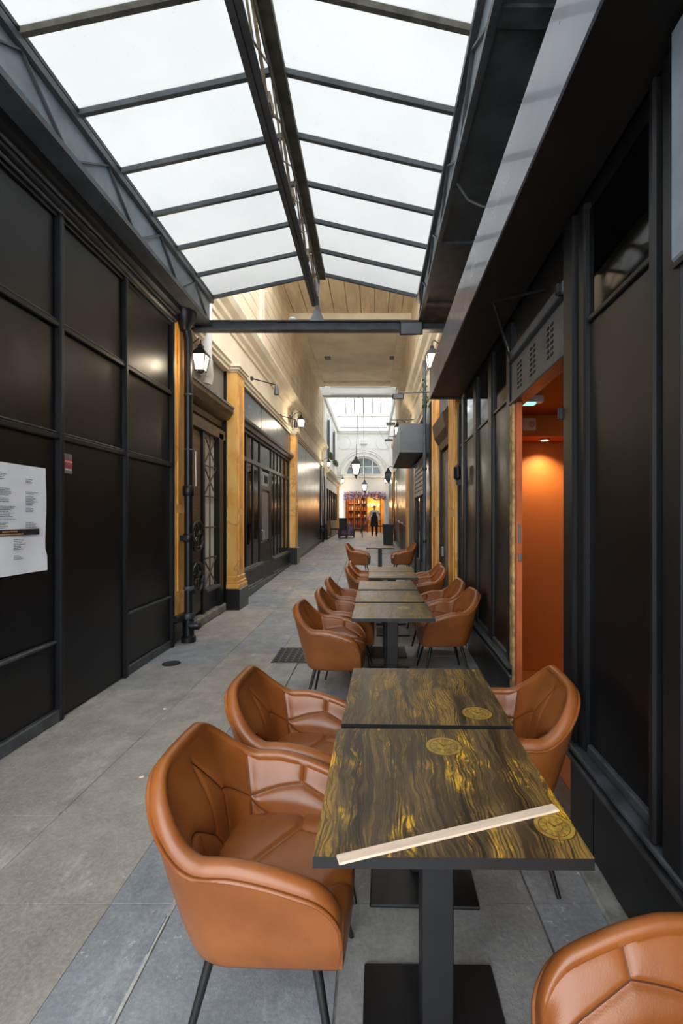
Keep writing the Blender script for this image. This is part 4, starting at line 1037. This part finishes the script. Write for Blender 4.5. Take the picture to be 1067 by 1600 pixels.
for r_i, z in enumerate((2.0, 1.5, 1.0, .5)):
    for c_i in range(6):
        x = -.62 + c_i * .25 - (0 if c_i % 2 == 0 else 0); x = [-.6, -.38, -.1, .1, .36, .55][c_i]
        m_ = rb_.choice(cols_); h = rb_.uniform(.2, .32)
        prof = [(.05, 0), (.055, h * .1), (.055, h * .6), (.02, h * .78), (.018, h)] if rb_.random() < .6 else [(.04, 0), (.08, h * .3), (.07, h * .6), (.03, h * .7), (.035, h * .75)]
        o = obj('bottle', MB().lathe(prof, 10), m_, None, True, loc=(-1.1 + x, 33.52, .511 + z - .0))
        cw = {'amber': 'amber', 'terracotta': 'rust red', 'red_print': 'bright red', 'white_paint': 'white', 'brass': 'brass'}[m_]
        tag(o, 'tiny %s bottle, %s from left on the %s board of the lit shelves' % (cw, ['first', 'second', 'third', 'fourth', 'fifth', 'sixth'][c_i], places[r_i]), 'bottle', 'bottles on the lit shelves')
scn = thing('wall_sconce', 'glowing branched wall sconce inside the far shop', 'lamp', (.05, 33.85, 2.3))
obj('plate', MB().lathe([(.1, 0), (.06, -.05)], 12, (0, .1, 0), 'y'), 'brass', scn, True)
for x in (-.36, -.12, .12, .36):
    obj('arm', MB().tube([(0, .05, 0), (x * .6, -.05, -.08), (x, -.06, .0)], .014, 6), 'brass', scn, True)
    obj('bulb', MB().lathe([(.03, 0), (.06, .06), (.05, .14), (.01, .2)], 10, (x, -.06, 0)), 'bulb_warm', scn, True)
plight('sconce_lamp', (0, -.35, .1), 60, (1, .62, .28), .15, scn)
plight('shelf_lamp', (-.3, -1.2, 2.3), 70, (1, .66, .34), .15, shf)
# flower garland
ga = thing('flower_garland', 'lilac flower garland across the top of the far shop opening', 'garland', (0, 30.85, 3.0))
b = MB(); rg = random.Random(2)
ICO = [(0, 0, 1), (.9, 0, .2), (0, .9, .2), (-.9, 0, .2), (0, -.9, .2), (0, 0, -.8)]
for k in range(900):
    x = rg.uniform(-1.95, .9); hh = .26 + .1 * math.sin(3.1 * x) + .06 * math.sin(9 * x)
    c = Vector((x, rg.uniform(-.22, .1), rg.uniform(-hh, .22))); r = rg.uniform(.025, .06); ph = rg.uniform(0, PI)
    b.cur = rg.choice([0, 0, 0, 1, 1, 2])
    pts = [(c.x + r * (p[0] * math.cos(ph) - p[1] * math.sin(ph)), c.y + r * (p[0] * math.sin(ph) + p[1] * math.cos(ph)), c.z + r * p[2]) for p in ICO]
    b.add(pts, [(0, 1, 2), (0, 2, 3), (0, 3, 4), (0, 4, 1), (5, 2, 1), (5, 3, 2), (5, 4, 3), (5, 1, 4)])
o = obj('blossoms', b, ['lilac', 'lilac_dark', 'leaf'], ga); o['kind'] = 'stuff'
obj('stem', MB().tube([(-1.95 + .285 * k, -.02, .03 * math.sin(k)) for k in range(11)], .03, 6), 'leaf', ga, True)

# far dining set
def side_chair(label, loc, rz, grp='dark dining chairs at the far end'):
    t = thing('dining_chair', label, 'chair', loc, rz, grp)
    bx('seat', 'leather_dark', t, -.22, .22, -.22, .22, .42, .5, bev=.02)
    b = MB(); P = []
    obj('backrest', MB().prism([(-.22, .45), (-.17, .45), (-.24, 1.05), (-.29, 1.05)], 'y', -.21, .21), 'leather_dark', t)
    for x in (-.2, .2):
        for y in (-.19, .19): obj('leg', MB().bar((x, y, .43), (x * 1.1, y, 0), .04), 'black_metal', t)
    return t
zf = fz(24.3)
side_chair('dark high-backed dining chair left of the far floral table', (-2.02, 24.2, zf), 0)
side_chair('dark dining chair before the far floral table, back towards the camera', (-1.5, 23.4, zf), PI / 2)
side_chair('dark dining chair right of the far floral table', (-.76, 24.0, zf), PI)
ft = thing('draped_table', 'small table under a purple floral cloth at the far end of the passage', 'table', (-1.4, 24.25, zf))
P = []
for i in range(33):
    a = 2 * PI * i / 32
    for j, (r, z) in enumerate(((.0, .76), (.3, .76), (.36, .755), (.37, .7), (.38, .4), (.40, .08))):
        q = r * (1 + (.07 * math.sin(8 * a) if j > 3 else 0)); P.append((q * math.cos(a), q * math.sin(a), z))
obj('tablecloth', MB().grid(P, 33, 6), 'floral', ft, True)
obj('leg', MB().tube([(0, 0, 0), (0, 0, .74)], .04, 10), 'black_metal', ft, True)
side_chair('far dark chair just left of the standing man', (-.55, 30.2, fz(30.2)), PI)
side_chair('far dark chair just right of the standing man', (.55, 30.0, fz(30)), 0)
t = thing('planter_box', 'tall dark square planter box by the right wall before the standing man', 'planter', (.66, 19.3, fz(19.3)))
obj('tub', MB().prism([(-.2, 0), (.2, 0), (.23, .82), (-.23, .82)], 'y', -.2, .2), 'green_black', t)
bx('rim', 'green_black', t, -.245, .245, -.22, .22, .80, .86, bev=.01)

# ------------------------------------------------------------------ person
def person(loc, rz):
    t = thing('person', 'man standing with white shirt, long dark apron and black shoes', 'person', loc, rz)
    bm = bmesh.new(); lay = bm.verts.layers.skin.verify()
    V = {}
    def v(n, co, r):
        q = bm.verts.new(co); q[lay].radius = (r, r) if not isinstance(r, tuple) else r; V[n] = q
    v('pel', (0, 0, .95), (.16, .12)); v('bel', (0, .01, 1.1), (.165, .125)); v('che', (0, 0, 1.3), (.17, .12)); v('nk0', (0, 0, 1.46), (.075, .07)); v('nk', (0, .01, 1.52), (.052, .055))
    v('hd0', (0, .02, 1.58), (.062, .075)); v('hd1', (0, .015, 1.66), (.078, .095)); v('hd2', (0, .01, 1.74), (.062, .075))
    for s, n in ((-1, 'L'), (1, 'R')):
        v('sh' + n, (s * .18, 0, 1.40), .08); v('el' + n, (s * .28, -.03, 1.14), .062); v('wr' + n, (s * .29, .05, .92), .042); v('pm' + n, (s * .272, .07, .84), (.026, .04))
        for k in range(4): v('f%d%s' % (k, n), (s * .272, .045 + k * .018, .76 + (.012 if k in (0, 3) else 0)), .009); 
        v('t' + n, (s * .26, .11, .80), .01)
        v('hp' + n, (s * .095, 0, .88), .095); v('kn' + n, (s * .105, .02, .5), .066); v('an' + n, (s * .115, -.01, .09), .045); v('to' + n, (s * .13, .14, .045), .04)
    def e(a, c): bm.edges.new((V[a], V[c]))
    for a, c in (('pel', 'bel'), ('bel', 'che'), ('che', 'nk0'), ('nk0', 'nk'), ('nk', 'hd0'), ('hd0', 'hd1'), ('hd1', 'hd2')): e(a, c)
    for n in 'LR':
        for a, c in (('che', 'sh'), ('sh', 'el'), ('el', 'wr'), ('wr', 'pm'), ('pel', 'hp'), ('hp', 'kn'), ('kn', 'an'), ('an', 'to')): e(a if a in ('che', 'pel') else a + n, c + n)
        for k in range(4): e('pm' + n, 'f%d%s' % (k, n))
        e('pm' + n, 't' + n)
    V['pel'][lay].use_root = True
    me = bpy.data.meshes.new('body'); bm.to_mesh(me); bm.free()
    o = bpy.data.objects.new('body', me); COL.objects.link(o)
    o.modifiers.new('skin', 'SKIN'); sb = o.modifiers.new('sub', 'SUBSURF'); sb.levels = 2; sb.render_levels = 2
    bpy.context.view_layer.update()
    m2 = bpy.data.meshes.new_from_object(o.evaluated_get(bpy.context.evaluated_depsgraph_get()))
    bpy.data.objects.remove(o)
    m2.materials.clear()
    for k in ('skin', 'shirt', 'trousers', 'black_metal', 'hair'): m2.materials.append(MT[k])
    for p in m2.polygons:
        c = p.center; p.use_smooth = True
        arm = abs(c.x) > .2
        if c.z > 1.49: i = 4 if (c.z > 1.74 or (c.y < -.02 and c.z > 1.6)) else 0
        elif arm and c.z < .91 : i = 0
        elif arm or c.z > .98: i = 1
        elif c.z < .085: i = 3
        else: i = 2
        p.material_index = i
    link('body', m2, t)
    b = MB(); P = []
    for i in range(13):
        a = PI * (-.08 + 1.16 * i / 12)
        for z, rx, ry in ((.55, .22, .16), (.75, .215, .17), (.95, .2, .16), (1.1, .195, .155), (1.14, .16, .16), (1.36, .12, .155)):
            P.append((rx * math.cos(a), ry * math.sin(a) + .005, z))
    obj('apron', b.grid(P, 13, 6), 'apron', t, True)
    obj('nose', MB().lathe([(.016, -.02), (.014, 0), (.006, .03)], 8, (0, .118, 1.655)), 'skin', t, True)
    for s in (-1, 1):
        obj('ear', MB().lathe([(.012, -.03), (.02, 0), (.012, .03)], 8, (s * .083, .01, 1.655)), 'skin', t, True)
        obj('eye', MB().lathe([(.005, -.008), (.011, 0), (.005, .008)], 8, (s * .032, .098, 1.675)), 'hair', t, True)
    obj('mouth', MB().box(-.026, .026, .094, .108, 1.603, 1.611), 'terracotta', t)
    return t
person((.1, 25.1, fz(25.1)), PI)

# ------------------------------------------------------------------ tables
TW, TL, TZ = .62, .61, .75
def table(loc, rz, mat, label, TLx=TL):
    t = thing('cafe_table', label, 'table', loc, rz, 'wood print cafe tables')
    m = MB(); m.cur = 1; m.box(-TW / 2, TW / 2, -TLx / 2, TLx / 2, TZ - .026, TZ - .002)
    m.cur = 0; m.add([(-TW / 2, -TLx / 2, TZ), (TW / 2, -TLx / 2, TZ), (TW / 2, TLx / 2, TZ), (-TW / 2, TLx / 2, TZ)], [(0, 1, 2, 3)])
    m.cur = 1
    c = [(-TW / 2, -TLx / 2), (TW / 2, -TLx / 2), (TW / 2, TLx / 2), (-TW / 2, TLx / 2)]
    for i in range(4):
        p, q = c[i], c[(i + 1) % 4]; m.add([(*p, TZ - .002), (*q, TZ - .002), (*q, TZ), (*p, TZ)], [(0, 1, 2, 3)])
    obj('tabletop', m, [mat, 'black_metal'], t)
    bx('column', 'black_metal', t, -.045, .045, -.045, .045, .012, TZ - .034, bev=.004)
    bx('mount_plate', 'black_metal', t, -.17, .17, -.17, .17, TZ - .036, TZ - .026)
    bx('base_plate', 'black_metal', t, -.21, .21, -.21, .21, .0, .014, bev=.004)
    return t
R_ = math.radians
TT = [((.181, 1.307, 0), R_(-.6), table_mat('wood_print_a', [(.05, .185, .062, .95), (.262, -.2, .05, .95)], 1.0, 1.0), 'nearest wood print cafe table, with the pale batten lying across it'),
      ((.206, 1.948, 0), R_(-1.8), table_mat('wood_print_b', [(.2, -.2, .06, .95)], 4.0, .35), 'second cafe table from the front, clock face print near its right corner'),
      ((.158, 3.67, 0), R_(-.5), table_mat('wood_print_c', [(.1, .1, .06, .9)], 7.0, .25), 'front table of the row of three joined cafe tables'),
      ((.155, 4.335, 0), R_(-.3), table_mat('wood_print_d', [], 9.3, .25), 'middle table of the row of three joined cafe tables'),
      ((.16, 5.03, 0), 0, table_mat('wood_print_e', [], 12.1, .25), 'rear table of the row of three joined cafe tables'),
      ((.26, 5.93, 0), 0, table_mat('wood_print_f', [(.12, .05, .06, .9)], 15.7, .25), 'front table of the farther pair of joined cafe tables'),
      ((.26, 6.56, 0), 0, table_mat('wood_print_g', [], 18.2, .2), 'rear table of the farther pair of joined cafe tables'),
      ((.17, 10.35, fz(10.35)), 0, table_mat('wood_print_h', [], 21.5, .1), 'farthest cafe table standing alone between two chairs')]
for a in TT: table(*a)
bt = obj('batten', MB().box(-.288, .288, -.014, .014, 0, .006, bev=.0015), 'batten', None, loc=(.198, 1.08, TZ + .0005), rot=(0, 0, math.atan2(.18, .55)))
tag(bt, 'thin pale wooden batten lying diagonally on the nearest table', 'wood strip')

# ------------------------------------------------------------------ tub chairs
ZB, ZT = .325, .812
def uplan(s, xf, w, xb, r):
    """open rounded U; s from -1 (right arm front) to 1 (left arm front); front looks to +x"""
    q = abs(s); sg = 1 if s >= 0 else -1
    if q < .22: y = (w - r) * q / .22; x = -xb
    elif q < .5:
        a = (q - .22) / .28 * PI / 2; x = -xb + r - r * math.cos(a); y = w - r + r * math.sin(a)
    else:
        f = (q - .5) / .5; x = lerp(-xb + r, xf, f); y = w
    return x, sg * y
def smooth(a, b, x): x = max(0, min(1, (x - a) / (b - a))); return x * x * (3 - 2 * x)
def htop(s):
    q = abs(s)
    h = ZT - .006 * min(1, q / .25) ** 2
    h -= .168 * smooth(.2, .48, q)
    h -= .10 * max(0, (q - .56) / .44) ** 1.4
    if q > .86: h -= .10 * (1 - math.sqrt(max(0, 1 - ((q - .86) / .14) ** 2)))
    return h
def outer(s, z):
    f = (z - ZB) / (ZT - ZB)
    x0, y0 = uplan(s, .245, .225, .19, .14); x1, y1 = uplan(s, .30, .335, .30, .215)
    g = f + .22 * f * (1 - f)
    if f < .1: g -= .35 * (.1 - f)            # tuck under at the bottom edge
    return lerp(x0, x1, g), lerp(y0, y1, g)
def seams(mirror):
    k = -1 if mirror else 1
    L = []
    S = lambda *pts: L.extend((pts[i], pts[i + 1]) for i in range(len(pts) - 1))
    S((0, .86), (.2 * k, .5), (.42 * k, .5)); S((0, .86), (0, .0)); S((.2 * k, .5), (.2 * k, 0)); S((0, .28), (.17 * k, .0))
    S((-.34 * k, .62), (0, .28)); S((-.2 * k, .46), (-.2 * k, 0))
    for sg in (-1, 1):
        S((sg * .42, 1.05), (sg * .42, 0))
        S((sg * .42, .52), (sg * .70, .74), (sg * .98, .52)); S((sg * .70, .74), (sg * .70, 1.05)); S((sg * .42, .47), (sg * .66, .0)); S((sg * .98, .47), (sg * .74, .0))
    return L
def make_chair_meshes(mirror):
    NS = 241
    SS = [-1 + 2 * i / (NS - 1) for i in range(NS)]
    th = .046
    segs = seams(mirror)
    # outer shell
    P = []; nz = 16
    for s in SS:
        h = htop(s) - .034
        for j in range(nz):
            z = lerp(ZB, h, j / (nz - 1)); x, y = outer(s, z); P.append((x, y, z))
    b = MB(); b.grid(P, NS, nz)
    bot = [P[i * nz] for i in range(NS)]
    b.add([(x * .96, y * .96, z - .012) for x, y, z in bot], [list(range(len(bot)))])
    n0 = len(b.v) - len(bot)
    for i in range(len(bot) - 1):
        a_, c_ = i * nz, (i + 1) * nz
        b.f.append([a_, c_, n0 + i + 1, n0 + i]); b.mi.append(0)
    shell = b.mesh('shell', 'leather', 60)
    # inner lining: roll over the top edge, then down to the seat
    P = []; nroll, nin = 9, 62
    for s in SS:
        h = htop(s); rr = th / 2
        xo, yo = outer(s, h - .034)
        e = .01; xa, ya_ = outer(min(1, s + e), h); xb_, yb_ = outer(max(-1, s - e), h)
        tx, ty = xa - xb_, ya_ - yb_; L_ = math.hypot(tx, ty) or 1; nx, ny = ty / L_, -tx / L_      # towards the inside
        if (nx * (.05 - xo) + ny * (0 - yo)) < 0: nx, ny = -nx, -ny
        for j in range(nroll):
            a = PI * j / (nroll - 1)
            d = rr - rr * math.cos(a); zz = h - .034 + .014 * (j / (nroll - 1)) + .030 * math.sin(a) ** .8
            P.append((xo + nx * d, yo + ny * d, zz))
        zlow = .40
        H = h - .02 - zlow
        for j in range(1, nin + 1):
            q = 1 - j / nin; z = zlow + H * q
            x, y = outer(s, z)
            t_ = th + .034 * smooth(0, .55, 1 - q)
            puff = .010 * math.sin(PI * min(1, max(0, q)))
            dm = 1
            for (p0, p1) in segs:
                ax, ay = p0[0] * .66, p0[1] * H; bx_, by = p1[0] * .66, p1[1] * H; px, py = s * .66, q * H
                vx, vy = bx_ - ax, by - ay; ll = vx * vx + vy * vy
                u_ = max(0, min(1, ((px - ax) * vx + (py - ay) * vy) / ll)); dm = min(dm, math.hypot(px - ax - u_ * vx, py - ay - u_ * vy))
            groove = .007 * math.exp(-(dm / .0055) ** 2) + .004 * math.exp(-(dm / .02) ** 2)
            d = t_ + puff - groove
            P.append((x + nx * d, y + ny * d, z))
    b = MB(); b.grid(P, NS, nroll + nin)
    n = nroll + nin
    for i in (0, NS - 1):       # close the arm fronts
        b.f.append([i * n + j for j in range(n)]); b.mi.append(0)
    lining = b.mesh('lining', 'leather', 60)
    st_ = MB()  # thread tubes along the seams, coloured dark to stand in for crease shade
    def surf(s, q):
        h = htop(s); H = h - .02 - .40
        f = (s + 1) / 2 * (NS - 1); i0 = min(NS - 2, int(f)); fu = f - i0
        g = (1 - q) * nin; g = max(0.0, min(nin - .001, g)); j0 = int(g); fv = g - j0; j0 += nroll - 1
        A = [Vector(P[(i0 + a_) * n + min(n - 1, j0 + c_)]) for a_ in (0, 1) for c_ in (0, 1)]
        return (A[0] * (1 - fv) + A[1] * fv) * (1 - fu) + (A[2] * (1 - fv) + A[3] * fv) * fu
    for (p0, p1) in segs:
        m_ = 26; pts = []
        for k in range(m_ + 1):
            t_ = k / m_; pts.append(surf(lerp(p0[0], p1[0], t_), min(1, lerp(p0[1], p1[1], t_))))
        pts = [p for k, p in enumerate(pts) if k == 0 or (p - pts[k - 1]).length > 1e-5]
        if len(pts) > 2: st_.tube(pts, .0019, 5)
    creases = st_.mesh('crease_lines', 'seam', 60)
    # piping
    pts = []
    for s in SS[::2]:
        h = htop(s) - .030; x, y = outer(s, h); pts.append((x * 1.006, y * 1.006, h))
    pip = MB().tube(pts, .0055, 6).mesh('piping', 'leather', 60)
    # seat cushion with front apron
    P = []; n1, n2 = 61, 61
    sl_ = [((-.02, -.19), (.10, 0)), ((.10, 0), (-.02, .19)), ((-.12, 0), (.0, -.1)), ((-.12, 0), (.0, .1)), ((.10, 0), (.26, 0)), ((.0, .1), (.1, .19)), ((.0, -.1), (.1, -.19))]
    sl_ = [((-.19, -.06), (-.03, -.06)), ((-.03, -.06), (.08, .10)), ((.08, .10), (.08, .22)), ((.08, .10), (.27, .04)), ((-.03, -.06), (-.03, -.22)), ((.1, -.22), (.27, -.08))]
    if mirror: sl_ = [((a[0], -a[1]), (c[0], -c[1])) for a, c in sl_]
    for i in range(n1):
        for j in range(n2):
            u, v = -1 + 2 * i / (n1 - 1), -1 + 2 * j / (n2 - 1)
            y = .215 * v * (1 - .12 * max(0, -u) ** 2)
            x = .045 + .225 * u * (1 - (.22 * v * v if u < 0 else .05 * v * v))
            ed = max(abs(u) ** 5 if u < 0 else abs(u) ** 10, abs(v) ** 7)
            z = .478 - .035 * ed
            dm = 1
            for p0, p1 in sl_:
                vx, vy = p1[0] - p0[0], p1[1] - p0[1]; ll = vx * vx + vy * vy
                q = max(0, min(1, ((x - p0[0]) * vx + (y - p0[1]) * vy) / ll)); dm = min(dm, math.hypot(x - p0[0] - q * vx, y - p0[1] - q * vy))
            z -= .009 * math.exp(-(dm / .0075) ** 2) + .003 * math.exp(-(dm / .025) ** 2)
            P.append((x, y, z))
    b = MB(); b.grid(P, n1, n2)
    rim = [i * n2 for i in range(n1)] + [(n1 - 1) * n2 + j for j in range(1, n2)] + [i * n2 + n2 - 1 for i in range(n1 - 2, -1, -1)] + [j for j in range(n2 - 2, 0, -1)]
    o_ = len(b.v)
    for i in rim: x, y, z = b.v[i]; b.v.append((x * .99, y * .99, ZB - .006)); 
    for k in range(len(rim)):
        k2 = (k + 1) % len(rim); b.f.append([rim[k], rim[k2], o_ + k2, o_ + k]); b.mi.append(0)
    seat = b.mesh('seat_cushion', 'leather', 55)
    return shell, lining, pip, seat, creases
legs_me = []
for sx in (-1, 1):
    for sy in (-1, 1):
        legs_me.append(MB().tube([(sx * .135 + .03, sy * .14, .33), (sx * .215 + .03, sy * .225, 0)], [.014, .009], 10).mesh('leg', 'black_metal', True))
frame_me = MB().bar((-.12, -.14, .305), (.17, .14, .305), .03, .014).bar((-.12, .14, .305), (.17, -.14, .305), .03, .02).mesh('underframe', 'black_metal')
tag_me = MB().box(-.001, .001, -.006, .006, -.045, 0).mesh('care_tag', 'paper')
SETS = [make_chair_meshes(False), make_chair_meshes(True)]
def chair(x, y, rz, label, side, z=0, tagged=False):
    t = thing('tub_chair', label, 'chair', (x, y, z), rz, 'tan leather tub chairs')
    sh, ln, pp, se, crs = SETS[side]; so_ = link('shell', sh, t); link('piping', pp, so_); lo_ = link('lining', ln, t); link('crease_lines', crs, lo_); link('seat_cushion', se, t)
    for me in legs_me: link('leg', me, t)
    link('underframe', frame_me, t)
    if tagged: link('care_tag', tag_me, t, (-.16, -.19 if side == 0 else .19, .335))
    return t
# left side: faces +x, right side: faces -x
LC = [(-.327, 1.41, -2, 'tan leather tub chair nearest on the left, at the table with the batten'),
      (-.305, 2.0, -2, 'second tan leather tub chair on the left, behind the nearest one'),
      (-.33, 3.73, -4, 'tan leather tub chair beside the square floor grate'),
      (-.25, 4.42, 0, 'tan leather tub chair at the left of the middle joined table'),
      (-.24, 5.2, 0, 'tan leather tub chair at the left of the rear joined table'),
      (-.09, 6.45, 0, 'tan leather tub chair at the left of the farther table pair, nearer one'),
      (-.08, 7.1, 0, 'tan leather tub chair at the left of the farther table pair, rear one'),
      (-.33, 10.7, -6, 'farthest tan tub chair left of the lone far table')]
for x, y, r, lb in LC: chair(x, y, R_(r), lb, 0, fz(y))
RC = [(.60, .715, 180, 'tan leather tub chair cut off at the bottom right corner, only its arm in view', False),
      (.565, 2.03, 176, 'tan leather tub chair right of the second table, in front of the orange doorway', True),
      (.705, 4.38, 183, 'tan leather tub chair at the right of the row of three, nearest the wall', True),
      (.71, 5.08, 182, 'tan leather tub chair at the right of the rear joined table', False),
      (.71, 6.3, 180, 'tan leather tub chair right of the farther table pair, nearer one', False),
      (.76, 6.9, 180, 'tan leather tub chair right of the farther table pair, rear one', False),
      (.72, 10.75, 186, 'farthest tan tub chair right of the lone far table', False)]
for x, y, r, lb, tg in RC: chair(x, y, R_(r), lb, 1, fz(y), tg)

# ------------------------------------------------------------------ drains in the floor
t = thing('floor_grate', 'rectangular iron drain grate set in the paving beside the chairs', 'drain grate', (-.86, 4.95, 0.0))
bx('frame', 'grey_iron', t, -.19, .19, -.27, .27, -.004, .004)
for i in range(5):
    for j in range(7): bx('slot', 'ink_black', t, -.165 + i * .068, -.165 + i * .068 + .05, -.245 + j * .071, -.245 + j * .071 + .04, .003, .0052)
for i in range(6): bx('bar', 'grey_iron', t, -.185 + i * .068, -.169 + i * .068, -.26, .26, .004, .011)
t = thing('drain_cover', 'small round iron drain cover in the floor by the black panelling', 'drain cover', (-2.06, 4.66, 0))
obj('disc', MB().lathe([(.09, -.002), (.09, .004), (.08, .006)], 20), 'black_metal', t)
for k in range(5): bx('rib', 'grey_iron', t, -.06 + k * .026, -.047 + k * .026, -.055, .055, .005, .009)
for k, (x, y, lb) in enumerate(((-1.62, 3.55, 'crumpled scrap of white paper on the floor near the round drain'), (-1.33, 2.62, 'tiny pale cigarette end on the floor in the foreground'))):
    tag(obj('litter', MB().box(-.012, .012, -.006, .006, 0, .008, bev=.002), 'paper' if k == 0 else 'batten', None, loc=(x, y, .001), rot=(0, 0, .6 * k)), lb, 'litter')
